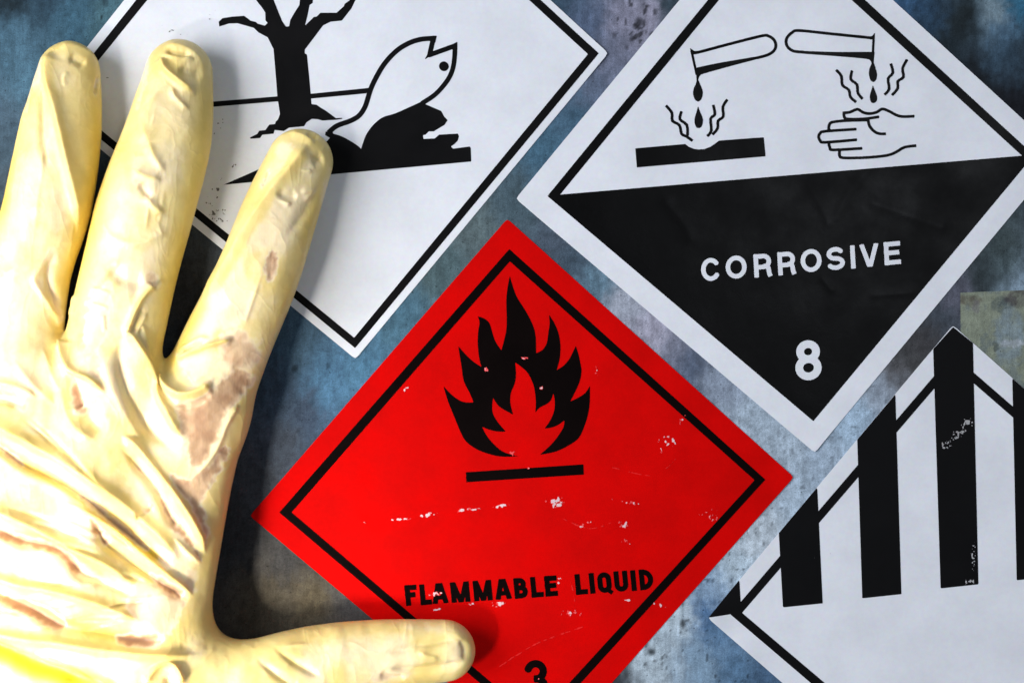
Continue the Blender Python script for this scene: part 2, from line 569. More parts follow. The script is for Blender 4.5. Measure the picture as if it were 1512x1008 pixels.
def scuffs(name, blobs, zf, mat, parent, scale=5.0, lift=0.5, seed=0.0, step=0.9):
    """worn flecks: noise islands inside soft ellipses (x, y, rx, ry, angle, density)"""
    def f(x, y):
        env = np.zeros(x.shape)
        for (bx, by, rx, ry, a, k) in blobs:
            ca, sa = math.cos(math.radians(a)), math.sin(math.radians(a))
            u = (x - bx) * ca + (y - by) * sa; v = -(x - bx) * sa + (y - by) * ca
            env = np.maximum(env, k * np.exp(-((u / rx) ** 2 + (v / ry) ** 2)))
        nse = fbm(x / scale + seed, y / scale + seed * 3, 3)
        return 0.575 - nse * 0.55 - env * 0.5
    b = np.array([(bx - 2 * max(rx, ry), by - 2 * max(rx, ry), bx + 2 * max(rx, ry), by + 2 * max(rx, ry)) for (bx, by, rx, ry, a, k) in blobs])
    box = (b[:, 0].min(), b[:, 1].min(), b[:, 2].max(), b[:, 3].max())
    me = shape_mesh(name, f, lambda x, y: zf(x, y) + lift, step, box)
    o = link(name, me, mat, parent)
    o['kind'] = 'stuff'
    return o

# ---------------------------------------------------------------- letterforms
def arc(cx, cy, rx, ry, a0, a1, n=14):
    return [(cx + rx * math.cos(math.radians(a0 + (a1 - a0) * k / n)), cy + ry * math.sin(math.radians(a0 + (a1 - a0) * k / n))) for k in range(n + 1)]

def glyph(ch, w, h, s):
    """strokes of a capital in a w x h box (y up) with stem s: list of (points, width)"""
    e = s / 2.0
    g = []
    T = lambda *p: g.append((list(p), s))
    if ch == 'I':
        T((w / 2, 0), (w / 2, h))
    elif ch == 'L':
        T((e, 0), (e, h)); T((0, e), (w, e))
    elif ch == 'F':
        T((e, 0), (e, h)); T((0, h - e), (w, h - e)); T((0, h * .52), (w * .86, h * .52))
    elif ch == 'E':
        T((e, 0), (e, h)); T((0, h - e), (w, h - e)); T((0, h * .52), (w * .92, h * .52)); T((0, e), (w, e))
    elif ch == 'A':
        T((e * .9, 0), (w / 2 - e * .25, h)); T((w - e * .9, 0), (w / 2 + e * .25, h)); g.append(([(w * .2, h * .3), (w * .8, h * .3)], s * .85))
    elif ch == 'V':
        T((e * .9, h), (w / 2 - e * .1, 0)); T((w - e * .9, h), (w / 2 + e * .1, 0))
    elif ch == 'M':
        T((e, 0), (e, h)); T((w - e, 0), (w - e, h)); g.append(([(e * 1.1, h), (w / 2, 0)], s * .9)); g.append(([(w - e * 1.1, h), (w / 2, 0)], s * .9))
    elif ch == 'U':
        r = (w - s) / 2
        g.append(([(e, h)] + arc(w / 2, r + e, r, r, 180, 360) + [(w - e, h)], s))
    elif ch == 'D':
        r = min(w * .55, h * .42)
        T((e, 0), (e, h))
        g.append(([(e, h - e)] + arc(w - e - r, h - e - r, r, r, 90, 0, 8) + arc(w - e - r, e + r, r, r, 0, -90, 8) + [(e, e)], s))
    elif ch in 'OQ':
        rx, ry = (w - s) / 2, (h - s) / 2
        if w / h > .8:
            pts = arc(w / 2, h / 2, rx, ry, 0, 360, 40)
        else:
            r = rx
            pts = arc(w / 2, h - e - r, r, r, 0, 180, 14) + arc(w / 2, e + r, r, r, 180, 360, 14)
        pts = pts[:-1] + [pts[0]] if w / h > .8 else pts + [pts[0]]
        g.append((pts, s))
        if ch == 'Q':
            g.append(([(w * .55, h * .22), (w * 1.0, -h * .03)], s * .8))
    elif ch == 'C':
        rx, ry = (w - s) / 2, (h - s) / 2
        g.append((arc(w / 2 + .3, h / 2, rx + .4, ry, 33, 327, 36), s))
    elif ch == 'S':
        r1 = (h - s) / 4; rx = (w - s) / 2
        p = arc(w / 2, h - e - r1, rx * .93, r1, 22, 250, 20) + arc(w / 2, e + r1, rx, r1 * 1.0, 70, -158, 20)
        g.append((p, s))
    elif ch in 'RB':
        T((e, 0), (e, h))
        if ch == 'R':
            r = h * .235
            g.append(([(e, h - e)] + arc(w - e * 1.2 - r, h - e - r, r, r, 90, -90, 12) + [(e, h - e - 2 * r)], s))
            g.append(([(w * .55, h * .46)] + arc(w - e * 1.5 - h * .14, h * .32, h * .14, h * .14, 90, 0, 6) + [(w - e * 1.3, h * .14), (w - e * .8, 0)], s))
        else:
            r = (h - s) * .24; r2 = (h - s) * .26
            g.append(([(e, h - e)] + arc(w - e * 1.5 - r, h - e - r, r, r, 90, -90, 10) + [(e, h - e - 2 * r)], s))
            g.append(([(e, e + 2 * r2)] + arc(w - e - r2, e + r2, r2, r2, 90, -90, 10) + [(e, e)], s))
    elif ch == '8':
        r1 = (h - s) * .232; r2 = (h - s) * .268
        g.append((arc(w / 2, h - e - r1, (w - s) / 2 * .86, r1, 0, 360, 30), s))
        g.append((arc(w / 2, e + r2, (w - s) / 2, r2, 0, 360, 30), s))
    elif ch == '3':
        r1 = (h - s) * .232; r2 = (h - s) * .268
        g.append((arc(w / 2, h - e - r1, (w - s) / 2 * .9, r1, 170, -75, 24) + [(w * .42, h - e - 2 * r1)], s))
        g.append(([(w * .42, e + 2 * r2)] + arc(w / 2, e + r2, (w - s) / 2, r2, 80, -170, 24), s))
    return g

def word(letters, h, s, ax, ay):
    """letters: (char, baseline-left x, y, width). ax/ay: baseline tilt and stem tilt in degrees"""
    exx, exy = math.cos(math.radians(ax)), -math.sin(math.radians(ax))
    eyx, eyy = -math.sin(math.radians(ay)), -math.cos(math.radians(ay))
    fs = []
    for ch, ox, oy, w in letters:
        parts = []
        for pts, wd in glyph(ch, w, h, s):
            P = [(ox + px * exx + py * eyx, oy + px * exy + py * eyy) for px, py in pts]
            parts.append(sd_stroke(P, wd))
        g = sd_union(parts)
        if ch in 'AVM':           # pointed joins stay inside the cap height
            top = [(ox + px * exx + py * eyx, oy + px * exy + py * eyy) for px, py in ((-3, 0), (w + 3, 0), (w + 3, h), (-3, h))]
            clipf = sd_poly(top); box = g.box
            g0 = g
            g = (lambda g0, cf: (lambda x, y: np.maximum(g0(x, y), cf(x, y))))(g0, clipf)
            g.box = box
        fs.append(g)
    return fs

def word_obj(name, letters, h, s, ax, ay, zf, mat, parent, step=0.5):
    allv, allf, off = [], [], 0
    for g in word(letters, h, s, ax, ay):
        me = shape_mesh('t', g, lambda x, y: zf(x, y) + INK, step)
        v = np.empty(len(me.vertices) * 3); me.vertices.foreach_get('co', v)
        v = v.reshape(-1, 3)
        allv.append(np.column_stack([v[:, 0] / S + CX, CY - v[:, 1] / S, v[:, 2] / S]))
        allf += [[i + off for i in p.vertices] for p in me.polygons]
        off += len(v)
        bpy.data.meshes.remove(me)
    return link(name, mesh_np(name, np.vstack(allv), allf), mat, parent)

GROUP = 'diamond hazard labels stuck on the metal panel'

# ================================================================ environment label
L1 = [(449, -334), (898, 79), (525, 530), (64, 151)]
t = empty('hazard_label', None, 'white diamond label with dead tree and fish symbol behind the gloved fingers', 'hazard label', GROUP)
z1 = make_relief(1.0, 0.8, [], [(525, 530, 30, 2.2), (898, 79, 34, 2.4)])
paper(L1, z1, M_WHITE, t)
fr = sd_minus(sd_poly([(453.5, -316.6), (884, 79.4), (524.4, 513.8), (81.6, 150.7)]), sd_poly([(458, -296.8), (868, 80.4), (523, 498.4), (97.2, 149.3)]))
ink('border_line', fr, z1, M_BLACK, t, 1.4)
tree = Z(300, 0, 6.3, [(145, 205), (180, 172), (270, 158), (380, 150), (420, 178), (440, 195), (490, 207), (505, 222), (575, 242), (600, 215), (580, 195), (578, 120), (545, 70), (520, 40), (490, 0), (455, -110), (420, -300), (560, -300), (600, -110), (655, 0), (690, 90), (735, 200), (770, 250), (800, 248), (810, 190), (850, 120), (895, 50), (900, 0), (905, -150), (860, -320), (960, -330), (1035, -150), (1018, 30), (990, 50), (970, 150), (947, 242), (1030, 160), (1055, 158), (1090, 122), (1240, 122), (1310, 60), (1315, 40), (1370, 0), (1470, -150), (1530, -140), (1415, 5), (1380, 80), (1290, 195), (1185, 205), (1115, 240), (1040, 340), (945, 465), (945, 500), (965, 510), (985, 700), (1000, 870), (1008, 971), (1055, 976), (1090, 1001), (1140, 1031), (1235, 1101), (1290, 1098), (1298, 1106), (1240, 1116), (1110, 1124), (1065, 1111), (1010, 1108), (960, 1141), (940, 1176), (800, 1190), (750, 1221), (665, 1211), (655, 1246), (550, 1256), (530, 1286), (440, 1293), (435, 1281), (505, 1246), (520, 1218), (580, 1211), (615, 1161), (670, 1156), (675, 1131), (695, 1116), (715, 1061), (690, 900), (680, 760), (655, 460), (600, 350), (515, 305), (470, 262), (320, 220), (240, 222), (150, 250)])
ink('dead_tree_symbol', sd_poly(tree), z1, M_BLACK, t, 1.0)
ink('water_line', sd_union([sd_poly([(285, 152.7), (414, 142.3), (414, 149.8), (285, 160.5)]), sd_poly([(455, 139.2), (546, 130), (541, 138.2), (455, 146.4)])]), z1, M_BLACK, t, 1.0, INK + .02)
f5 = lambda pts: Z(480, 40, 6.3, pts)
f6 = lambda pts: Z(480, 130, 6.3, pts)
back = f5(curve([(30, 985), (110, 920), (240, 872), (320, 822), (373, 740), (405, 640), (428, 570), (470, 480), (540, 360), (620, 265), (700, 197), (800, 143), (900, 115), (1000, 108)], False))
face = f5([(990, 108), (1006, 110), (972, 262), (1208, 176), (1208, 190)])
belly = f5(curve([(1208, 185), (1205, 270), (1190, 380), (1155, 470), (1090, 560), (1010, 640), (900, 712)], False))
head_sharp = f5([(1040, 83), (1000, 82), (975, 135), (1025, 150)]); chin = f5([(1230, 138), (1180, 165), (1186, 212), (1231, 210)]); notch = f5([(925, 305), (960, 240), (1000, 260)])
rock = [(329.4, 273.2), (379.4, 251.4), (440, 226)] + f6([(5, 510), (45, 465), (0, 440), (5, 405), (75, 415)]) + f6(curve([(75, 425), (140, 445), (210, 478), (300, 535), (335, 568)], False)) + f6(curve([(335, 568), (350, 520), (380, 440), (430, 365), (490, 305), (550, 268), (650, 238), (760, 190), (870, 140)], False)) + f6([(900, 125), (940, 155), (1080, 215), (1110, 270), (1140, 300), (1110, 345), (1010, 405), (965, 405), (935, 435), (910, 440), (915, 475), (1020, 470), (1060, 435), (1235, 425), (1245, 450), (1235, 490), (1200, 525), (1170, 545), (1190, 565), (1345, 545), (1355, 560), (1360, 685), (45, 805)])
ink('fish_symbol', sd_union([sd_stroke(back, 7.4), sd_stroke(face, 7.2), sd_stroke(belly, 7.0), sd_poly(head_sharp), sd_poly(chin), sd_poly(notch), sd_stroke(f5([(1104, 366), (1106, 368)]), 14, False)]), z1, M_BLACK, t, 0.9, INK + .04)
ink('rock_symbol', sd_poly(rock), z1, M_BLACK, t, 1.0, INK - .02)
scuffs('grime_specks', [(325, 190, 14, 26, 20, .40), (316, 285, 22, 30, 30, .42), (322, 318, 24, 16, 35, .50), (250, 45, 45, 16, 10, .33), (310, 20, 20, 18, 0, .34), (160, 110, 6, 12, 0, .40), (345, 250, 16, 22, 0, .34)], z1, M_DIRT, t, 3.2, 0.55, 4.0)

# ================================================================ corrosive label
L8 = [(1139, -164), (1567, 228.4), (1202.8, 668), (761.5, 293.6)]
t = empty('hazard_label', None, 'black and white diamond label reading CORROSIVE 8 with pouring test tubes', 'hazard label', GROUP)
z8 = make_relief(5.0, 1.0, [([(1282, 250), (1250, 290), (1235, 320)], .5, 5), ([(1290, 300), (1340, 318), (1390, 335)], .6, 5), ([(1245, 228), (1320, 205), (1390, 170)], .22, 3), ([(985, 300), (1010, 330), (1020, 352)], .4, 5), ([(1195, 275), (1215, 310), (1222, 330)], .35, 4), ([(1215, 412), (1228, 428)], .4, 3), ([(1290, 436), (1345, 432)], .3, 3)], [(762, 294, 30, 2.6), (1203, 668, 28, 2.0)])
paper(L8, z8, M_WHITE, t)
ink('border_line', sd_poly([(808.7, 288.9), (1144.8, -121), (1526, 228.9), (1509, 230.4), (1145.2, -102), (827, 287.4)]), z8, M_BLACK2, t, 1.4)
ink('black_field', sd_poly([(807.5, 289), (1527, 228.5), (1200.8, 621.5)]), z8, M_BLACK2, t, 1.6, INK - .03)
a7 = lambda p: Z(930, 30, 6.3, p)
a8 = lambda p: Z(930, 120, 6.3, p)
b1 = lambda p: Z(1150, 30, 6.3, p)
b2 = lambda p: Z(1180, 120, 6.3, p)
w8 = 4.4
tubeL = [sd_stroke(a7(curve([(590, 304), (640, 299), (900, 230), (1220, 149), (1290, 150), (1340, 185), (1357, 235), (1340, 285), (1280, 325), (1180, 352)], False, 60)), w8),
         sd_poly(a7(curve([(622, 442), (830, 398), (1180, 338), (1262, 322), (1200, 358), (1000, 412), (700, 495), (655, 515), (638, 545), (632, 575), (620, 575), (618, 520)]))),
         sd_stroke(a7([(572, 285), (622, 510)]), 3.6), sd_poly(a7([(556, 258), (600, 288), (645, 286), (640, 314), (600, 320), (572, 312)])),
         sd_poly(a7(curve([(627, 535), (655, 600), (675, 650), (678, 690), (662, 740), (635, 760), (605, 740), (588, 690), (592, 640), (612, 595)])))]
ink('test_tube_symbol', sd_union(tubeL), z8, M_BLACK2, t, 0.8)
ink('drop_symbol', sd_poly(a8(curve([(633, 232), (655, 290), (678, 345), (676, 400), (660, 430), (640, 437), (618, 430), (602, 390), (602, 345), (618, 290)], True, 70))), z8, M_BLACK2, t, 0.7)
waveL = [[(335, 228), (390, 295), (395, 370), (460, 410), (480, 490), (525, 515), (582, 555)], [(480, 282), (465, 355), (530, 410), (535, 510)], [(775, 222), (790, 310), (750, 350), (757, 460), (720, 512)], [(906, 172), (865, 240), (868, 330), (820, 370), (815, 440), (768, 498)]]
ink('vapour_lines', sd_union([sd_stroke(a8(curve(p, False, 75, 3)), 4.2) for p in waveL]), z8, M_BLACK2, t, 0.8)
ink('plate_symbol', sd_poly(a8([(50, 625), (515, 585), (550, 613), (600, 631), (640, 635), (690, 632), (750, 610), (800, 575), (830, 553), (1245, 522), (1262, 700), (65, 803)])), z8, M_BLACK2, t, 0.9)
tubeR = [sd_stroke(b1(curve([(868, 168), (800, 160), (500, 130), (190, 98), (125, 115), (78, 160), (66, 205), (85, 255), (140, 290), (230, 298)], False, 60)), w8),
         sd_poly(b1(curve([(180, 285), (350, 291), (540, 297), (860, 296), (890, 300), (880, 405), (864, 408), (850, 378), (800, 360), (540, 337), (180, 310)]))),
         sd_stroke(b1([(882, 140), (870, 400)]), 3.6), sd_poly(b1([(894, 114), (890, 175), (850, 184), (840, 152), (868, 148)])),
         sd_poly(b1(curve([(868, 390), (882, 400), (900, 450), (912, 500), (908, 545), (890, 572), (870, 575), (850, 555), (837, 505), (840, 460), (855, 420)])))]
ink('test_tube_symbol', sd_union(tubeR), z8, M_BLACK2, t, 0.8)
ink('drop_symbol', sd_poly(b1(curve([(873, 605), (895, 660), (913, 710), (910, 750), (885, 772), (860, 765), (845, 730), (848, 690), (860, 650)], True, 70))), z8, M_BLACK2, t, 0.7)
waveR = [[(532, 464), (580, 520), (590, 605), (650, 650), (665, 715), (718, 764)], [(680, 470), (668, 550), (725, 600), (735, 680), (778, 734)], [(1040, 406), (1060, 490), (1015, 545), (1025, 640), (983, 694)], [(1192, 368), (1150, 450), (1158, 530), (1105, 570), (1105, 635), (1052, 698)]]
ink('vapour_lines', sd_union([sd_stroke(b1(curve(p, False, 75, 3)), 4.2) for p in waveR]), z8, M_BLACK2, t, 0.8)
handS = [[(405, 296), (470, 290), (540, 262), (590, 290), (650, 303), (720, 290), (770, 260), (830, 278), (900, 315), (960, 330), (1070, 327)], [(416, 286), (418, 330), (450, 353), (600, 352), (742, 332)], [(640, 360), (655, 420), (700, 470), (750, 490), (806, 490)], [(640, 362), (430, 368), (320, 380), (285, 395), (274, 430), (278, 458)], [(530, 447), (240, 467), (195, 485), (180, 515), (195, 555), (240, 570), (538, 545)], [(275, 575), (285, 620), (320, 640), (585, 625)], [(375, 650), (375, 690), (410, 714), (640, 710), (820, 690), (900, 660), (980, 615), (1088, 600)]]
ink('open_hand_symbol', sd_union([sd_stroke(b2(curve(p, False, 60, 3)), 4.3) for p in handS]), z8, M_BLACK2, t, 0.8)
word_obj('lettering', [('C', 1036.2, 415.9, 28), ('O', 1072.4, 412.6, 31), ('R', 1114, 409.8, 26.5), ('R', 1149.3, 406.7, 26.5), ('O', 1183, 402.9, 31), ('S', 1221, 399.7, 27), ('I', 1256.2, 396.7, 7.8), ('V', 1270.5, 395.0, 28), ('E', 1306.4, 391.7, 24)], 33.8, 6.7, 5.1, 3.2, z8, M_WHITE, t)
word_obj('numeral', [('8', 1174.8, 562, 38.8)], 59, 11.4, 2.5, 1.5, z8, M_WHITE, t)

# ================================================================ flammable label
L3 = [(749, 323), (1172, 704), (800, 1124), (369, 761)]
t = empty('hazard_label', None, 'red diamond label reading FLAMMABLE LIQUID 3 with black flame', 'hazard label', GROUP)
z3 = make_relief(9.0, 1.2, [([(880, 660), (930, 640), (985, 655)], .35, 4), ([(905, 690), (960, 700), (1010, 660)], .3, 4), ([(560, 640), (640, 640)], .2, 8), ([(735, 985), (800, 945), (850, 935)], .35, 3), ([(640, 760), (735, 750), (825, 742), (900, 770)], .35, 6), ([(830, 770), (875, 765), (920, 790)], .3, 4), ([(790, 950), (855, 985), (900, 1000)], .25, 3)], [(368, 761, 26, 1.2), (1172, 704, 26, 1.0)])
paper(L3, z3, M_RED, t)
fr = sd_minus(sd_poly([(752, 367.7), (1130, 707.6), (792.6, 1079), (412.4, 756)]), sd_poly([(752.8, 386), (1114, 708.4), (790.5, 1062), (430.6, 756)]))
ink('border_line', fr, z3, M_REDBLACK, t, 1.4)
A = lambda p: Z(600, 330, 4.725, p)
B = lambda p: Z(600, 520, 4.725, p)
flame = (B([(790, 722), (690, 728), (600, 715), (500, 680), (420, 625), (380, 560), (330, 440), (290, 340), (258, 235), (310, 290), (370, 335), (420, 349), (468, 348), (440, 280), (400, 200), (385, 100)])
         + A([(375, 940), (362, 855), (420, 920), (470, 965), (525, 1000), (510, 950), (498, 850), (500, 760), (510, 700), (507, 670), (497, 648), (540, 660), (580, 695), (600, 760), (620, 820), (662, 884), (680, 820), (697, 740), (700, 650), (697, 540), (705, 450), (722, 366), (740, 430), (770, 510), (820, 590), (860, 660), (890, 730), (903, 800), (905, 904), (950, 880), (980, 830), (990, 760), (999, 700), (995, 636), (1030, 690), (1060, 760), (1075, 850), (1070, 940)])
         + B([(1048, 124), (1100, 90), (1140, 40), (1165, -10)]) + A([(1182, 853), (1203, 920), (1217, 990)])
         + B([(1222, 130), (1210, 200), (1180, 270), (1143, 342), (1200, 315), (1250, 280), (1280, 233), (1280, 340), (1268, 430), (1240, 520), (1200, 600), (1130, 650), (1060, 685), (1000, 702), (930, 713), (970, 680), (1030, 620), (1080, 550), (1099, 510), (1102, 474), (1060, 505), (1010, 525), (963, 531), (1000, 480), (1030, 410), (1035, 340), (1025, 282), (1010, 330), (980, 360), (930, 385), (899, 420), (903, 350), (890, 240), (850, 150), (800, 100), (758, 70), (765, 150), (755, 220), (730, 280), (725, 350), (744, 434), (690, 405), (640, 370), (604, 316), (598, 380), (605, 430), (640, 490), (694, 552), (640, 552), (580, 540), (527, 518), (560, 580), (610, 640), (670, 690), (740, 715)]))
ink('flame_symbol', sd_poly(curve(flame, True, 62, 3)), z3, M_REDBLACK, t, 0.9)
ink('ground_bar', sd_poly(B([(415, 835), (1235, 780), (1238, 852), (418, 905)])), z3, M_REDBLACK, t, 1.0)
word_obj('lettering', [('F', 599.8, 893.8, 17.6), ('L', 621.6, 892.8, 16.5), ('A', 639.0, 891.2, 23.6), ('M', 667, 889.5, 28), ('M', 700.4, 887.2, 27.5), ('A', 732.0, 885, 24), ('B', 760.4, 883.4, 20), ('L', 785.2, 881.8, 18), ('E', 805.9, 880.2, 18.2), ('L', 850.8, 877.6, 17.6), ('I', 871.9, 875.9, 7.2), ('Q', 883.6, 875.2, 20.6), ('U', 908.2, 873.4, 20.4), ('I', 933.2, 871.8, 7), ('D', 945.4, 870.8, 20.4)], 30.4, 7.7, 3.9, 5.6, z3, M_REDBLACK, t, 0.45)
word_obj('numeral', [('3', 775.0, 1033.5, 36)], 59, 10.8, 3, 3, z3, M_REDBLACK, t, 0.9)
WEAR = [(822, 742, 13, 11, -40, .70), (818, 738, 26, 4, -12, .52), (985, 655, 15, 18, 50, .55), (740, 746, 16, 3.5, -16, .60), (690, 752, 24, 3.0, -5, .58), (630, 760, 16, 4, -8, .64), (590, 766, 26, 2.6, -5, .60), (540, 772, 5, 4, 0, .55), (925, 741, 24, 5, 8, .50), (918, 772, 12, 8, 20, .58), (925, 798, 12, 7, 10, .54), (860, 774, 22, 4, -20, .54), (737, 891, 13, 6, -5, .60), (648, 898, 10, 2.6, -12, .66), (696, 890, 5, 3.4, 0, .68), (927, 885, 14, 3.6, 10, .58), (975, 893, 18, 3.2, 14, .58), (757, 668, 6, 5, 0, .70), (781, 691, 4, 5, 0, .70), (600, 574, 8, 3, -50, .5), (880, 545, 3, 14, 10, .52), (775, 528, 18, 5, 0, .44), (718, 545, 12, 5, 20, .46), (800, 575, 6, 12, 0, .48), (672, 990, 12, 12, 0, .6), (640, 876, 22, 6, -5, .48), (825, 860, 6, 12, 0, .42), (842, 905, 30, 8, 0, .38), (790, 1003, 10, 4, 0, .5), (1010, 620, 18, 12, 0, .36), (1050, 760, 20, 14, 0, .36)]
scuffs('scuff_marks', WEAR, z3, M_WORN, t, 3.6, 0.54, 2.0, 0.7)
scuffs('scuff_marks', [(a, b, c_, d, e_, k_ + .13) for (a, b, c_, d, e_, k_) in WEAR], z3, M_HALO, t, 3.6, 0.46, 2.0, 0.8)
def scratch_lines(name, lines, zf, mat, parent, lift):
    fs = []
    for pts, w in lines:
        fs.append(sd_stroke(curve(pts, False, 80, 4), w, False))
    g = sd_union(fs); box = g.box
    h = lambda x, y: g(x, y) + 3.2 * (fbm(x / 5.0 + 2, y / 5.0, 3) - .40)
    h.box = box
    o = ink(name, h, zf, mat, parent, 0.8, lift)
    o['kind'] = 'stuff'
    return o
scratch_lines('scratch_lines', [([(905, 690), (960, 702), (985, 690), (1005, 668)], 1.1), ([(735, 985), (765, 965), (800, 946), (860, 925)], 1.6), ([(830, 765), (870, 780), (905, 770)], 1.3), ([(600, 560), (607, 580)], 1.1), ([(840, 850), (848, 880), (846, 905)], 1.1), ([(880, 540), (884, 560)], 1.2)], z3, M_SCRATCH, t, 0.44)

# ================================================================ striped label
L9 = [(1407, 480), (1839, 863), (1480, 1290), (1045, 911.5)]
t = empty('hazard_label', None, 'white diamond label with seven black vertical stripes at the lower right', 'hazard label', GROUP)
z9 = make_relief(13.0, 0.8, [], [(1045, 911, 30, 5.0), (1095, 960, 30, 2.0)])
paper(L9, z9, M_WHITE, t)
fr = sd_minus(sd_poly([(1406.4, 522.9), (1797, 861), (1470, 1240), (1078, 906)]), sd_poly([(1408, 540), (1779, 862), (1471, 1222), (1095.5, 904)]))
ink('border_line', clip_box(fr, (1040, 480, 1640, 1120)), z9, M_BLACK, t, 1.4)
stripes = [[(1045.5, 910.5), (1091.5, 855.6), (1094.5, 903), (1078, 906)], [(1149.8, 786.4), (1206.5, 718.9), (1214.6, 890), (1155.9, 896)], [(1265.6, 648.6), (1321.9, 581.7), (1330.8, 876.5), (1273, 882.6)],
           [(1377.7, 515.2), (1407, 482.6), (1436.4, 506.4), (1444.5, 862), (1388.7, 868)], [(1494.5, 558), (1553, 609.8), (1560, 850), (1501, 856)], [(1612, 662), (1668, 711.5), (1674, 838), (1617, 844)], [(1727, 764), (1781, 811.8), (1782, 826), (1730, 832)]]
for s in stripes:
    ink('stripe', sd_poly(s), z9, M_BLACK, t, 1.5, INK + .05)
scuffs('scuff_marks', [(1415, 640, 34, 11, -42, .54), (1428, 624, 14, 10, -35, .62), (1396, 656, 12, 9, -60, .58), (1437, 820, 5, 34, 3, .52), (1430, 858, 14, 5, -5, .54), (1226, 818, 4, 12, 0, .38), (1200, 822, 6, 5, 0, .46), (1300, 745, 26, 6, -38, .26), (1196, 830, 16, 8, -20, .26)], z9, M_SCUFF_SHEEN, t, 2.3, 0.6, 6.0, 0.8)  # scuffs on the stripes, the big one with its glossy reflection painted in

# ================================================================ the gloved hand
def U(px, py, z):
    k = 1 - z / DPX
    return np.array([CX + (px - CX) * k, CY + (py - CY) * k, z])

FL = 0.80
def chain(js, lift=0.0):
    A = np.array([[j[0], j[1], j[2], j[3] if len(j) > 3 else FL * j[2] * 0.97 + lift] for j in js], float)
    out = []
    N = len(A)
    for i in range(N - 1):
        p0, p1, p2, p3 = A[max(i - 1, 0)], A[i], A[i + 1], A[min(i + 2, N - 1)]
        m = max(2, int(np.hypot(*(p2 - p1)[:2]) / 26))
        for q in range(m):
            t = q / m
            out.append(0.5 * ((2 * p1) + (-p0 + p2) * t + (2 * p0 - 5 * p1 + 4 * p2 - p3) * t * t + (-p0 + 3 * p1 - 3 * p2 + p3) * t ** 3))
    out.append(A[-1])
    return [(U(a[0], a[1], a[3]), a[2] * (1 - a[3] / DPX)) for a in out]

FINGERS = [
 chain([(-112, 225, 42), (-108, 330, 56), (-95, 440, 58, 56), (-75, 580, 62, 66)]),
 chain([(102, 107, 46), (90, 190, 60), (71, 300, 65, 58), (43, 400, 62, 60), (25, 520, 66, 72)]),
 chain([(264, 108, 50), (248, 200, 65), (217, 300, 72, 62), (191, 400, 71, 62), (160, 540, 72, 76)]),
 chain([(443, 239, 49), (411, 320, 57), (380, 408, 61, 56), (334, 508, 66, 58), (292, 610, 72, 68)]),
]
THUMB = chain([(656, 960, 46, 40), (560, 968, 54, 46), (465, 992, 69, 58), (375, 1030, 84, 72), (250, 1080, 96, 76), (170, 1160, 96, 76)])
PALM_CH = [
 chain([(292, 610, 74, 68), (266, 700, 78, 72), (239, 830, 82, 78), (200, 1000, 92, 80), (150, 1180, 96, 80)]),
 chain([(160, 570, 78, 82), (130, 760, 84, 92), (90, 1180, 96, 86)]),
 chain([(25, 560, 74, 80), (20, 800, 84, 92), (20, 1180, 96, 84)]),
 chain([(-75, 590, 66, 70), (-55, 850, 76, 78), (-35, 1180, 84, 78)]),
 chain([(-20, 1200, 88, 80), (-20, 1560, 92, 84)]),
 chain([(110, 1200, 92, 82), (110, 1560, 98, 86)]),
]
G = 4.0
gx0, gx1, gy0, gy1, gz0, gz1 = -250, 730, 40, 1420, -6, 190
xs = np.arange(gx0, gx1, G); ys = np.arange(gy0, gy1, G); zs = np.arange(gz0, gz1, G)
NX, NY, NZ = len(xs), len(ys), len(zs)
BIG = 200.0

def round_cone(P, a, b, r1, r2):
    ba = b - a
    l2 = ba @ ba; rr = r1 - r2; a2 = l2 - rr * rr; il2 = 1.0 / l2
    pax = P[0] - a[0]; pay = P[1] - a[1]; paz = P[2] - a[2]
    yv = pax * ba[0] + pay * ba[1] + paz * ba[2]
    zv = yv - l2
    cx = pax * l2 - ba[0] * yv; cy = pay * l2 - ba[1] * yv; cz = paz * l2 - ba[2] * yv
    x2 = cx * cx + cy * cy + cz * cz
    y2 = yv * yv * l2; z2 = zv * zv * l2
    k = np.sign(rr) * rr * rr * x2
    d = (np.sqrt(x2 * a2 * il2) + yv * rr) * il2 - r1
    c1 = np.sign(zv) * a2 * z2 > k
    c2 = np.sign(yv) * a2 * y2 < k
    d = np.where(c2, np.sqrt(x2 + y2) * il2 - r1, d)
    d = np.where(c1, np.sqrt(x2 + z2) * il2 - r2, d)
    return d

def smin(a, b, k):
    h = np.clip(0.5 + 0.5 * (b - a) / k, 0, 1)
    return b * (1 - h) + a * h - k * h * (1 - h)

def chain_sdf(ch, k):
    F = np.full((NX, NY, NZ), BIG)
    for (a, r1), (b, r2) in zip(ch[:-1], ch[1:]):
        R = max(r1, r2) + 55
        i0 = max(0, int((min(a[0], b[0]) - R - gx0) / G)); i1 = min(NX, int((max(a[0], b[0]) + R - gx0) / G) + 1)
        j0 = max(0, int((min(a[1], b[1]) - R - gy0) / G)); j1 = min(NY, int((max(a[1], b[1]) + R - gy0) / G) + 1)
        if i1 <= i0 or j1 <= j0:
            continue
        P = np.meshgrid(xs[i0:i1], ys[j0:j1], zs / FL, indexing='ij')
        A_ = np.array([a[0], a[1], a[2] / FL]); B_ = np.array([b[0], b[1], b[2] / FL])
        d = round_cone(P, A_, B_, r1, r2)
        F[i0:i1, j0:j1] = np.minimum(F[i0:i1, j0:j1], d)
    return F

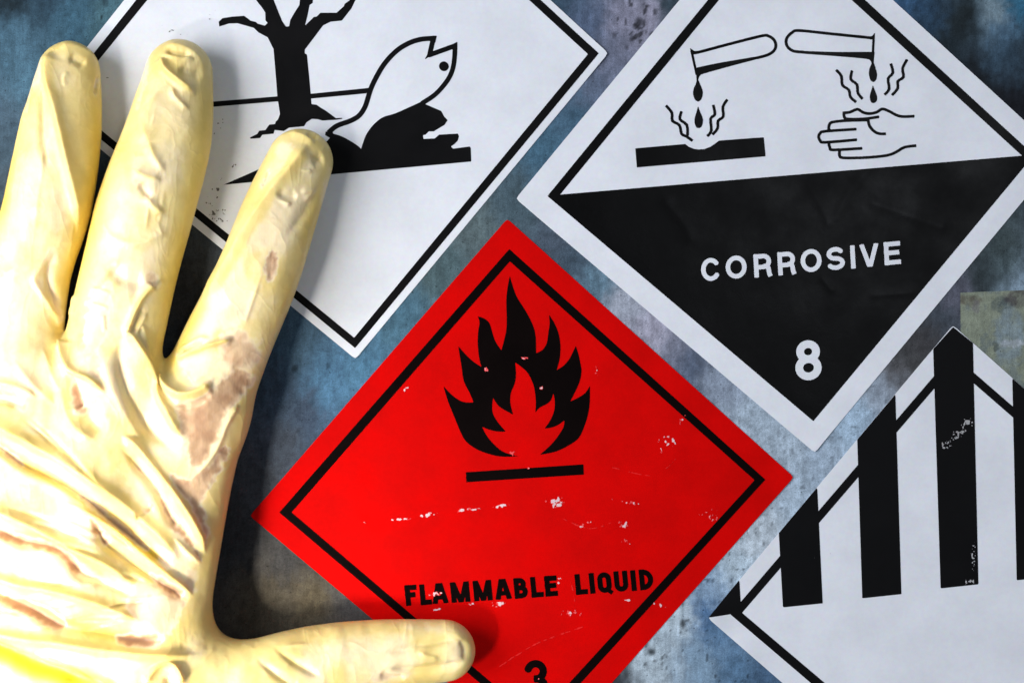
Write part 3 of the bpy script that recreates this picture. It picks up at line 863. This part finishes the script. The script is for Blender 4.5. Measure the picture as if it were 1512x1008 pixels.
FF = None
for ch in FINGERS:
    c = chain_sdf(ch, 14)
    FF = c if FF is None else np.minimum(FF, c)
PF = None
for ch in PALM_CH:
    c = chain_sdf(ch, 14)
    PF = c if PF is None else smin(PF, c, 42)
PF = smin(PF, chain_sdf(THUMB, 14), 84)
F = smin(PF, FF, 22)
F = np.maximum(F, (1.5 - zs)[None, None, :])

def surface_nets(F):
    inn = F < 0
    n0, n1, n2 = F.shape
    cell = np.zeros((n0 - 1, n1 - 1, n2 - 1), int)
    for dx in (0, 1):
        for dy in (0, 1):
            for dz in (0, 1):
                cell += inn[dx:n0 - 1 + dx, dy:n1 - 1 + dy, dz:n2 - 1 + dz]
    act = (cell > 0) & (cell < 8)
    I, J, K = np.nonzero(act)
    acc = np.zeros((len(I), 3)); num = np.zeros(len(I))
    corners = [(0, 0, 0), (1, 0, 0), (0, 1, 0), (1, 1, 0), (0, 0, 1), (1, 0, 1), (0, 1, 1), (1, 1, 1)]
    edges = [(0, 1), (2, 3), (4, 5), (6, 7), (0, 2), (1, 3), (4, 6), (5, 7), (0, 4), (1, 5), (2, 6), (3, 7)]
    val = [F[I + c[0], J + c[1], K + c[2]] for c in corners]
    for e0, e1 in edges:
        a, b = val[e0], val[e1]
        m = (a < 0) != (b < 0)
        t = np.where(m, a / np.where(m, a - b, 1), 0)
        p0 = np.array(corners[e0], float); p1 = np.array(corners[e1], float)
        acc += m[:, None] * (p0[None] + t[:, None] * (p1 - p0)[None])
        num += m
    acc /= num[:, None]
    V = np.stack([gx0 + (I + acc[:, 0]) * G, gy0 + (J + acc[:, 1]) * G, gz0 + (K + acc[:, 2]) * G], 1)
    vid = -np.ones(act.shape, int); vid[I, J, K] = np.arange(len(I))
    faces = []
    for ax in range(3):
        sl0 = [slice(1, -1)] * 3; sl1 = [slice(1, -1)] * 3
        sl0[ax] = slice(0, -1); sl1[ax] = slice(1, None)
        a = inn[tuple(sl0)]; b = inn[tuple(sl1)]
        for flip in (False, True):
            m = (a & ~b) if not flip else (~a & b)
            i, j, k = np.nonzero(m)
            idx = [i, j, k]
            o = [1, 1, 1]; o[ax] = 0
            i, j, k = i + o[0], j + o[1], k + o[2]
            u, v = [(1, 2), (2, 0), (0, 1)][ax]
            def vv(du, dv):
                q = [i, j, k]
                q[u] = q[u] - du; q[v] = q[v] - dv
                return vid[q[0], q[1], q[2]]
            quad = [vv(1, 1), vv(0, 1), vv(0, 0), vv(1, 0)]
            if flip:
                quad = quad[::-1]
            # y is mirrored on the way to the world, so reverse the winding
            faces.append(np.stack(quad[::-1], 1))
    return V, np.concatenate(faces)

V, FQ = surface_nets(F)
ok = (FQ >= 0).all(1)
FQ = FQ[ok]
me0 = mesh_np('base_hand', V, FQ)
tmp = bpy.data.objects.new('tmp_hand', me0); col.objects.link(tmp)
sm = tmp.modifiers.new('s', 'SMOOTH'); sm.factor = 0.5; sm.iterations = 3
ss = tmp.modifiers.new('u', 'SUBSURF'); ss.levels = 1; ss.render_levels = 1
dg = bpy.context.evaluated_depsgraph_get()
me1 = bpy.data.meshes.new_from_object(tmp.evaluated_get(dg))
bpy.data.objects.remove(tmp)
nv = len(me1.vertices)
co = np.empty(nv * 3); me1.vertices.foreach_get('co', co); co = co.reshape(-1, 3) / S
no = np.empty(nv * 3); me1.vertices.foreach_get('normal', no); no = no.reshape(-1, 3)
k = DPX / (DPX - co[:, 2])
AX = CX + co[:, 0] * k; AY = CY - co[:, 1] * k          # where each point is seen, in photo px
facing = np.clip(no[:, 2] * 1.6 + 0.05, 0, 1)

def near_line(pts, reach):
    P = np.array(pts, float)
    sel = np.nonzero((AX > P[:, 0].min() - reach) & (AX < P[:, 0].max() + reach) & (AY > P[:, 1].min() - reach) & (AY < P[:, 1].max() + reach))[0]
    x, y = AX[sel], AY[sel]
    best = np.full(len(sel), 1e9); side = np.zeros(len(sel)); par = np.zeros(len(sel))
    seg = np.hypot(*(P[1:] - P[:-1]).T); tot = seg.sum(); run = 0.0
    for i in range(len(P) - 1):
        a, b = P[i], P[i + 1]; u = (b - a) / seg[i]
        tt = np.clip((x - a[0]) * u[0] + (y - a[1]) * u[1], 0, seg[i])
        dx = x - a[0] - tt * u[0]; dy = y - a[1] - tt * u[1]
        d = np.hypot(dx, dy)
        m = d < best
        best = np.where(m, d, best)
        side = np.where(m, u[0] * dy - u[1] * dx, side)      # >0 : right-hand side of travel on the photo
        par = np.where(m, (run + tt) / tot, par)
        run += seg[i]
    return sel, best, side, par

ridge_h = np.zeros(nv); valley_h = np.zeros(nv)
def ridge(pts, h, wl, wr, taper=(0.25, 0.25)):
    pts = curve(pts, False, 80, 4)
    sel, d, sd, p = near_line(pts, 3 * max(wl, wr))
    w = np.where(sd > 0, wr, wl) * 0.82
    amp = smooth(0, max(taper[0], 1e-3), p) * smooth(0, max(taper[1], 1e-3), 1 - p)
    w = w * (0.45 + 0.55 * amp) * (0.85 + 0.3 * vnoise(AX[sel] / 25, AY[sel] / 25))
    h = h * (0.62 if h < 7.5 else 1.0)
    v = h * amp * np.exp(-np.abs(d / w) ** 1.35)
    ridge_h[sel] = np.maximum(ridge_h[sel], v)
stick_shading = np.zeros(nv)
def valley(pts, h, wl, wr, taper=(0.25, 0.25), st=0.0):
    pts = curve(pts, False, 80, 4)
    sel, d, sd, p = near_line(pts, 3 * max(wl, wr))
    w = np.where(sd > 0, wr, wl)
    amp = smooth(0, max(taper[0], 1e-3), p) * smooth(0, max(taper[1], 1e-3), 1 - p)
    w = w * (0.5 + 0.5 * amp) * (0.85 + 0.3 * vnoise(AX[sel] / 22 + 9, AY[sel] / 22))
    v = -h * amp * np.exp(-np.abs(d / w) ** 1.8)
    valley_h[sel] = np.minimum(valley_h[sel], v)
    if st > 0:
        cling_shade(pts, 0.95 * max(wl, wr), st)
def cling_shade(pts, w, st, soft=6.0, rough=3.4):
    """skin showing through, plus painted fold shade, where the latex is pressed along a line (rounded ends)"""
    pts = curve(pts, False, 80, 4)
    sel, d, sd, p = near_line(pts, 2.5 * w + 10)
    x, y = AX[sel], AY[sel]
    ww = w * (0.55 + 0.45 * smooth(0, .35, p)) * (0.7 + 0.6 * vnoise(x / 17 + 31, y / 17))
    q = d - ww + rough * 2 * (fbm(x / 7, y / 7, 2) - .5)
    stick_shading[sel] = np.maximum(stick_shading[sel], 0.88 * st * smooth(soft, -soft, q))
def patch(pts, st, soft=5.0, rough=6.0, dent=0.0):
    f = sd_poly(pts)
    b = f.box
    sel = np.nonzero((AX > b[0] - 20) & (AX < b[2] + 20) & (AY > b[1] - 20) & (AY < b[3] + 20))[0]
    x, y = AX[sel], AY[sel]
    d = f(x, y) + rough * 2.4 * (fbm(x / 9, y / 9, 3) - .5) + 5 * (fbm(x / 2.6 + y / 9, y / 3.4, 2) - .5)
    st = st * (0.72 + 0.4 * fbm(x / 14 + 5, y / 14, 3))
    w = smooth(soft * 2.3, -soft * 2.0, d)
    stick_shading[sel] = np.maximum(stick_shading[sel], st * w)
    if dent:
        valley_h[sel] = np.minimum(valley_h[sel], -dent * smooth(6, -14, d))
def ell(cx, cy, rx, ry, a=0, n=16):
    ca, sa = math.cos(math.radians(a)), math.sin(math.radians(a))
    return [(cx + rx * math.cos(q) * ca - ry * math.sin(q) * sa, cy + rx * math.cos(q) * sa + ry * math.sin(q) * ca) for q in np.linspace(0, 2 * math.pi, n, endpoint=False)]

# --- ring finger
ridge([(77, 74), (71, 103), (73, 129), (81, 161), (90, 205), (100, 255), (110, 303), (115, 350)], 9, 13, 8, (.06, .2))
ridge([(86, 72), (105, 68), (128, 76), (141, 92)], 4, 8, 5, (.2, .3))
valley([(100, 84), (114, 89), (128, 97)], 4, 6, 6)
ridge([(97, 131), (94, 116), (101, 104)], 3, 5, 5)
valley([(146, 110), (142, 128), (140, 141)], 3, 2.5, 2.5, (.2, .2), .5)
valley([(46, 110), (41, 140), (37, 178)], 2.5, 3, 3, (.2, .2), .3)
valley([(62, 120), (62, 165), (64, 215), (70, 250)], 3.5, 7, 5, (.2, .2), .25)
ridge([(30, 200), (24, 260), (12, 330)], 3.5, 7, 7)
ridge([(70, 385), (50, 410), (58, 430), (75, 455), (92, 490)], 5, 9, 5)
valley([(82, 372), (72, 405), (80, 440), (90, 470)], 4, 7, 7, (.2, .2), .5)
# --- middle finger
ridge([(240, 70), (262, 68), (287, 80), (305, 105)], 4.5, 7, 6, (.2, .3))
valley([(243, 74), (262, 78), (282, 82)], 5.5, 4.5, 4, (.25, .25))
ridge([(236, 80), (262, 86), (291, 88)], 5, 4.5, 5)
ridge([(240, 84), (245, 102), (262, 119), (289, 142)], 8, 7, 7, (.1, .25))
valley([(262, 100), (280, 108), (302, 110)], 4.5, 9, 8)
ridge([(253, 125), (258, 143), (279, 164)], 6, 5, 5)
ridge([(236, 130), (222, 160), (213, 190), (226, 220)], 6, 14, 13)
valley([(212, 95), (208, 125), (203, 160)], 2.5, 4, 4, (.2, .2), .35)
ridge([(218, 205), (228, 232), (244, 256)], 6, 8, 6)
ridge([(194, 250), (214, 260), (240, 268)], 7, 9, 8)
valley([(205, 271), (214, 282), (222, 296)], 4, 5, 5, (.2, .2), .6)
ridge([(214, 284), (224, 302), (243, 318)], 7, 7, 6)
ridge([(150, 300), (160, 345), (200, 360), (238, 345), (228, 320)], 4, 9, 9)
valley([(160, 395), (182, 412), (215, 418)], 5, 12, 12, (.2, .2), .3)
ridge([(225, 420), (205, 445), (190, 480), (182, 500)], 8, 6, 6, (.05, .2))
ridge([(217, 460), (205, 482), (198, 500)], 5.5, 4, 4)
valley([(212, 450), (200, 475), (194, 495)], 4, 3, 3)
ridge([(135, 425), (160, 432), (165, 432)], 3, 3, 3)
ridge([(131, 447), (163, 456)], 3, 3, 3)
ridge([(153, 464), (154, 490)], 3.5, 2.6, 2.6, (.15, .15))
ridge([(116, 432), (106, 448), (102, 470)], 5, 6, 4)
# --- index finger
ridge([(455, 212), (427, 250), (398, 288), (367, 335), (345, 375), (322, 415), (300, 455)], 8, 18, 13, (.08, .15))
ridge([(433, 250), (455, 253), (462, 250)], 5, 5, 4)
ridge([(403, 292), (420, 299), (432, 303)], 6, 5, 5)
ridge([(425, 196), (445, 200), (466, 214)], 4, 5, 5)
valley([(452, 196), (470, 205)], 3, 5, 4)
valley([(458, 238), (478, 232)], 4.5, 7, 7)
valley([(408, 285), (424, 290), (440, 288)], 4, 6, 5)
valley([(398, 250), (394, 262), (388, 278)], 2.8, 2.6, 2.6, (.2, .2), .6)
valley([(476, 262), (470, 280), (455, 305), (444, 322), (420, 352)], 2.5, 8, 8, (.3, .3))
ridge([(440, 283), (462, 282), (448, 300)], 3.5, 6, 6)
ridge([(262, 520), (282, 508), (297, 500), (312, 500)], 6, 4, 5)
valley([(262, 524), (290, 512), (308, 504)], 3.5, 3, 3, (.2, .2), .5)
ridge([(258, 535), (282, 523), (310, 511), (346, 499)], 9, 5, 6, (.12, .15))
ridge([(226, 552), (236, 561), (252, 575), (271, 583), (295, 577), (313, 563)], 11, 6, 10, (.05, .15))
valley([(262, 600), (290, 594), (312, 578)], 4, 8, 8, (.2, .2), .8)
# --- webs and back of the hand
ridge([(186, 486), (208, 526), (228, 568), (249, 605), (262, 630), (272, 652)], 11, 9, 11, (.08, .15))
ridge([(207, 470), (214, 505), (226, 545)], 6, 6, 6)
valley([(176, 500), (180, 545), (200, 600), (225, 640), (256, 660)], 7, 13, 9, (.2, .15))
ridge([(150, 520), (168, 580), (196, 632), (222, 668)], 5, 16, 12)
ridge([(92, 500), (97, 530), (110, 549), (135, 561), (160, 586)], 10, 9, 7, (.08, .25))
valley([(101, 548), (109, 572), (119, 604)], 9, 5, 8, (.12, .12), .95)
valley([(120, 600), (138, 624), (158, 640)], 8, 14, 16)
ridge([(88, 560), (97, 600), (112, 632), (145, 652)], 7, 8, 10)
ridge([(62, 510), (75, 550), (98, 590)], 4, 9, 9)
ridge([(20, 530), (45, 565), (85, 600)], 4, 10, 10)
valley([(-10, 586), (12, 591), (34, 600)], 7, 7, 6, (.05, .3), .7)
ridge([(-20, 562), (20, 570), (60, 590)], 6, 8, 8)
# long fans running to the thumb root
valley([(-20, 650), (32, 684), (75, 707), (111, 729), (143, 748), (184, 782), (228, 823), (257, 840)], 13, 7, 6, (.02, .1), 0)
cling_shade([(-10, 656), (32, 686)], 5, .8)
cling_shade([(111, 731), (143, 750), (184, 784), (214, 810)], 5, .75)
ridge([(-20, 620), (50, 660), (95, 682), (159, 729), (222, 777), (250, 808), (266, 832)], 10, 18, 10, (.02, .12))
ridge([(100, 742), (127, 755), (160, 776), (208, 813), (249, 849), (287, 880)], 9, 5, 6, (.15, .12))
valley([(132, 763), (146, 784), (160, 804), (185, 824), (214, 846), (240, 862), (280, 886)], 9, 8, 8, (.2, .12))
cling_shade([(134, 766), (147, 786), (158, 800)], 6, 1.0)
cling_shade([(222, 849), (240, 861), (266, 877)], 7.5, 1.0)
valley([(-30, 770), (32, 797), (67, 804), (95, 820), (119, 846), (152, 859), (210, 886)], 12, 8, 9, (.02, .35))
cling_shade([(-20, 780), (32, 799), (67, 806), (95, 822), (114, 842)], 8, 1.0)
ridge([(-20, 748), (20, 766), (63, 786), (111, 811), (159, 836), (208, 870)], 10, 12, 9, (.02, .2))
valley([(-30, 866), (10, 882), (48, 900), (92, 926), (130, 933), (170, 941), (200, 945), (246, 944)], 13, 12, 10, (.02, .12))
cling_shade([(-10, 880), (20, 890), (52, 904), (84, 922)], 11, 1.0)
cling_shade([(176, 943), (200, 946), (226, 944)], 10, 1.0)
ridge([(-20, 850), (30, 864), (79, 872), (143, 891), (213, 920)], 11, 14, 9, (.02, .15))
ridge([(-20, 932), (40, 943), (79, 947), (159, 960), (242, 968), (300, 965)], 12, 11, 12, (.02, .2))
valley([(-20, 945), (30, 966), (63, 980), (143, 1006), (180, 1030)], 14, 9, 16, (.02, .1))
ridge([(45, 966), (89, 981), (138, 1006)], 8, 5, 5)
ridge([(215, 1010), (230, 986), (249, 979), (262, 991), (270, 1012)], 9, 6, 6, (.1, .1))
valley([(248, 1012), (249, 995)], 6, 7, 7, (.1, .3))
# index side
ridge([(178, 640), (216, 676), (249, 715), (274, 755), (288, 782), (304, 820)], 10, 11, 7, (.1, .15))
valley([(180, 660), (205, 690), (228, 720), (246, 755), (262, 782)], 8, 7, 6, (.3, .1), .25)
valley([(226, 715), (240, 742), (260, 778)], 8, 6, 6, (.15, .1), .9)
valley([(200, 764), (212, 758), (224, 748)], 6, 4, 5, (.1, .1), .9)
ridge([(220, 752), (232, 770), (240, 782)], 5, 5, 5)
ridge([(250, 785), (262, 800), (280, 818), (298, 832)], 7, 6, 5)
ridge([(352, 595), (335, 625), (318, 665), (295, 695), (282, 705)], 5, 6, 6, (.1, .2))
# thumb
valley([(376, 968), (400, 988), (440, 1016)], 4.5, 6, 6, (.5, .1), .3)
valley([(400, 952), (430, 973), (476, 1000)], 4, 6, 6, (.5, .2))
valley([(560, 968), (600, 957), (640, 948), (672, 942), (682, 946)], 4.2, 8, 6, (.4, .2))
valley([(678, 943), (686, 957), (684, 976)], 2.6, 5, 5, (.3, .3))
ridge([(616, 960), (630, 968), (650, 972)], 4, 4, 4)
valley([(572, 986), (610, 988), (650, 985), (690, 976)], 5, 6, 6, (.2, .2))
valley([(560, 995), (580, 1000), (600, 998)], 3, 5, 5, (.2, .2), .4)
# --- fine stretch creases between the big folds
rr_ = np.random.RandomState(21)
for q in range(54):
    y0 = rr_.uniform(560, 1000); u0 = rr_.uniform(0.0, .55); u1 = u0 + rr_.uniform(.18, .45)
    ex_, ey_ = 292 + rr_.uniform(-14, 14), 886 + rr_.uniform(-20, 20)
    f_ = lambda u: (-20 + (ex_ + 20) * u, y0 + (ey_ - y0) * (0.55 * u + 0.45 * u * u) + 5 * math.sin(5 * u + q))
    (ridge if q % 3 else valley)([f_(u0 + (u1 - u0) * k_ / 5) for k_ in range(6)], rr_.uniform(2.4, 5.5), rr_.uniform(2.6, 5), rr_.uniform(2.6, 5), (.45, .45))
for (ax_, ay_, bx_, by_, n_) in ((95, 130, 60, 430, 4), (262, 130, 190, 450, 4), (440, 250, 320, 520, 4), (640, 965, 380, 985, 2)):
    for q in range(n_):
        u0 = rr_.uniform(0, .7); u1 = u0 + rr_.uniform(.15, .35); o_ = rr_.uniform(-34, 34)
        L_ = math.hypot(bx_ - ax_, by_ - ay_); nx_, ny_ = -(by_ - ay_) / L_, (bx_ - ax_) / L_
        pts_ = [(ax_ + (bx_ - ax_) * u + nx_ * (o_ + 9 * math.sin(3 * u + q)), ay_ + (by_ - ay_) * u + ny_ * (o_ + 9 * math.sin(3 * u + q))) for u in np.linspace(u0, min(u1, 1), 5)]
        ridge(pts_, rr_.uniform(1.5, 3.4), rr_.uniform(2.5, 5), rr_.uniform(3, 6), (.4, .4))
# --- doubled latex, deeper yellow
deep = np.zeros(nv)
def thick(pts, w, st):
    sel, d, sd, p = near_line(curve(pts, False, 80, 4), 3 * w)
    deep[sel] = np.maximum(deep[sel], st * np.exp(-(d / w) ** 2) * smooth(0, .2, p + .05) * smooth(0, .3, 1 - p))
thick([(-40, 948), (10, 966), (45, 985), (100, 1002), (160, 1030)], 15, 1.0)
thick([(92, 985), (130, 1000), (190, 1012)], 9, .6)
thick([(150, 130), (146, 220), (130, 320), (108, 400), (94, 480)], 16, .55)
thick([(306, 130), (300, 220), (276, 330), (250, 440), (234, 530)], 18, .30)
thick([(478, 300), (450, 400), (410, 505)], 14, .25)
thick([(250, 545), (262, 520), (300, 440)], 8, .5)
thick([(0, 330), (20, 200), (44, 110)], 9, .35)
thick([(112, 735), (150, 757), (200, 800), (255, 842)], 6, .9)
thick([(40, 885), (90, 915), (160, 935), (220, 940)], 11, .6)
thick([(-10, 655), (40, 685), (110, 725)], 8, .6)
thick([(20, 785), (70, 795), (130, 832), (190, 870)], 8, .5)
# --- where the damp latex clings to the skin
for p, s_, so, ro, de in [
 (ell(75, 260, 26, 100, 10), .20, 16, 14, 0), (ell(228, 250, 34, 110, 14), .20, 16, 14, 0), (ell(385, 380, 28, 110, 25), .22, 16, 14, 0), (ell(160, 480, 40, 60, 10), .22, 18, 14, 0), (ell(120, 690, 130, 60, 30), .20, 24, 16, 0), (ell(520, 950, 110, 26, -3), .16, 16, 10, 0),
 (ell(60, 316, 20, 14, 15), .35, 8, 6, 0), (ell(12, 480, 22, 80, 5), .42, 14, 10, 0), (ell(75, 380, 12, 22, 10), .35, 7, 6, 0),
 (ell(195, 300, 18, 36, 10), .30, 9, 6, 0), (ell(146, 470, 17, 60, 12), .45, 6, 8, 0), (ell(140, 540, 12, 22, 0), .62, 5, 6, 1),
 (ell(195, 405, 36, 18, 10), .30, 8, 8, 0), (ell(225, 412, 12, 10, 0), .6, 5, 5, 0),
 (ell(400, 392, 8, 24, 8), .85, 3, 4, 1.5), (ell(345, 460, 32, 24, -25), .42, 10, 10, 0), (ell(290, 538, 26, 22, 0), .38, 9, 8, 0), (ell(352, 520, 30, 32, 20), .70, 8, 8, 0),
 ([(262, 606), (300, 592), (325, 560), (352, 540), (378, 560), (352, 590), (334, 610), (322, 650), (300, 685), (284, 690), (274, 655), (264, 625)], .84, 4, 5, 1),
 ([(334, 652), (338, 664), (330, 690), (312, 712), (300, 745), (308, 790), (304, 800), (292, 772), (276, 735), (252, 718), (254, 700), (282, 710), (305, 690)], .80, 3, 5, 1),
 ([(256, 765), (262, 770), (285, 800), (296, 826), (284, 812), (262, 786)], .9, 3, 3, 1),
 (ell(214, 712, 36, 44, 40), .30, 14, 8, 0), (ell(30, 730, 30, 26, 30), .25, 12, 8, 0), (ell(118, 780, 36, 18, 25), .42, 6, 6, 0), (ell(60, 838, 62, 24, 12), .40, 7, 7, 0),
 (ell(30, 918, 44, 14, 12), .30, 8, 6, 0), ([(205, 855), (240, 870), (276, 888), (255, 930), (235, 948), (215, 925), (180, 900)], .48, 4, 5, 0), (ell(250, 820, 18, 22, 30), .42, 6, 6, 0), (ell(280, 850, 10, 24, -15), .4, 6, 5, 0),
 (ell(640, 928, 60, 12, 4), .22, 8, 5, 0), (ell(565, 1000, 22, 10, -10), .5, 5, 6, 0), (ell(55, 110, 8, 22, 15), .4, 6, 4, 0), (ell(212, 110, 6, 30, 12), .35, 5, 4, 0), (ell(420, 225, 14, 20, 25), .3, 7, 5, 0),
 (ell(480, 290, 5, 22, 8), .5, 4, 4, 0)]:
    patch(p, min(s_ * (1.25 if s_ < .5 else 1.0), .9), so, ro, de)
crown = (1 - np.clip(1.3 * deep, 0, 1)) * 0.34 * smooth(.50, .97, no[:, 2]) * (0.35 + 0.65 * smooth(.2, .7, fbm(AX / 42 + 7, AY / 50 + 2, 2))) * (0.75 + 0.25 * smooth(150, 420, AY + 0.3 * AX))  # upward faces paler: latex lying on skin, plus painted brightening of lit tops

stick_shading = np.maximum(stick_shading, crown)
stick_shading *= np.clip(1 - 0.75 * smooth(2.5, 6, ridge_h), 0, 1)

loose = 4.0 * (fbm(AX / 46 + 3, AY / 60 + 5, 3) - .5) + 1.1 * (fbm((AX + AY * .5) / 15, (AY - AX * .5) / 24 + 8, 2) - .5)
wrk = 0.8 * (fbm(AX / 8 + .3 * AY / 8, AY / 8, 3) - .5) * (0.35 + stick_shading)
disp = (ridge_h * 1.4 + valley_h * 1.45) * np.clip(no[:, 2] * 2.2, 0, 1) + (loose + wrk) * facing
# keep away from the panel side
co2 = co + no * disp[:, None]
co2[:, 2] = np.maximum(co2[:, 2], 1.5)
me1.vertices.foreach_set('co', (co2 * S).ravel())
at = me1.attributes.new('deep', 'FLOAT', 'POINT'); at.data.foreach_set('value', np.clip(deep, 0, 1))
at = me1.attributes.new('stick_shading', 'FLOAT', 'POINT'); at.data.foreach_set('value', np.clip(stick_shading, 0, 1))
me1.polygons.foreach_set('use_smooth', [True] * len(me1.polygons))
me1.update()
me1.name = 'gloved_hand'
me1.materials.clear()

m, nt, bs = new_mat('latex_glove_on_skin')
pos = position(nt)
sa = nt.nodes.new('ShaderNodeAttribute'); sa.attribute_name = 'stick_shading'
nA = noise_node(nt, 420, 5, 0.65, pos, 0.3)
nB = noise_node(nt, 1600, 3, 0.6, pos)
nC = noise_node(nt, 90, 3, 0.5, pos)
wv = nt.nodes.new('ShaderNodeTexWave'); wv.inputs['Scale'].default_value = 420; wv.inputs['Distortion'].default_value = 7.0; wv.inputs['Detail'].default_value = 3
nt.links.new(pos, wv.inputs['Vector'])
# blotchy edge of the clinging zones
e = mathn(nt, 'ADD', sa.outputs['Fac'], mathn(nt, 'MULTIPLY', mathn(nt, 'SUBTRACT', nA.outputs['Fac'], 0.5), 0.5))
clung_shade = mathn(nt, 'MULTIPLY', sa.outputs['Fac'], ramp(nt, e, [(0.05, 0.45), (0.40, 1.0)]).outputs[0])
latex = ramp(nt, nC.outputs['Fac'], [(0.3, (0.79, 0.60, 0.19)), (0.7, (0.84, 0.69, 0.30))])
da = nt.nodes.new('ShaderNodeAttribute'); da.attribute_name = 'deep'
# thin latex over skin: yellow where it stands off, pale on skin and on lit tops, skin-brown with fold shade painted in where pressed wet
over = ramp(nt, clung_shade, [(0.0, (0.84, 0.68, 0.32)), (0.22, (0.87, 0.74, 0.46)), (0.38, (0.86, 0.71, 0.48)), (0.66, (0.66, 0.45, 0.28)), (1.0, (0.30, 0.135, 0.065))])
c = mixc(nt, ramp(nt, clung_shade, [(0.02, 0.0), (0.30, 1.0)]).outputs[0], mixc(nt, da.outputs['Fac'], latex.outputs[0], (0.80, 0.56, 0.02)), over.outputs[0])
c = mixc(nt, 0.25, c, mixc(nt, 1.0, c, ramp(nt, nA.outputs['Fac'], [(0.3, 0.7), (0.7, 1.0)]).outputs[0], 'MULTIPLY'))
nt.links.new(c, bs.inputs['Base Color'])
bs.inputs['Roughness'].default_value = 0.38
bs.inputs['Specular IOR Level'].default_value = 0.4
bs.inputs['Subsurface Weight'].default_value = 0.40
bs.inputs['Subsurface Radius'].default_value = (1.0, 0.62, 0.22)
bs.inputs['Subsurface Scale'].default_value = 0.0016
h1 = mathn(nt, 'MULTIPLY', nA.outputs['Fac'], 0.6)
h2 = mathn(nt, 'MULTIPLY', mathn(nt, 'MULTIPLY', wv.outputs['Fac'], sa.outputs['Fac']), 0.15)
hh = mathn(nt, 'ADD', mathn(nt, 'ADD', h1, h2), mathn(nt, 'MULTIPLY', nB.outputs['Fac'], 0.15))
nR = noise_node(nt, 95, 2, 0.5, mapping(nt, pos, (1.0, 0.55, 0.7)), 1.2)
rid = mathn(nt, 'SUBTRACT', 1.0, mathn(nt, 'ABSOLUTE', mathn(nt, 'SUBTRACT', mathn(nt, 'MULTIPLY', nR.outputs['Fac'], 2.0), 1.0)))
rid = mathn(nt, 'POWER', rid, 9.0)
hh = mathn(nt, 'ADD', hh, mathn(nt, 'MULTIPLY', rid, 0.9))
bump(nt, hh, 0.16, 0.0006, bs)
hand = link('gloved_hand', me1, m)
hand['label'] = 'left hand in a wrinkled cream latex glove, fingers spread over the labels'
hand['category'] = 'gloved hand'
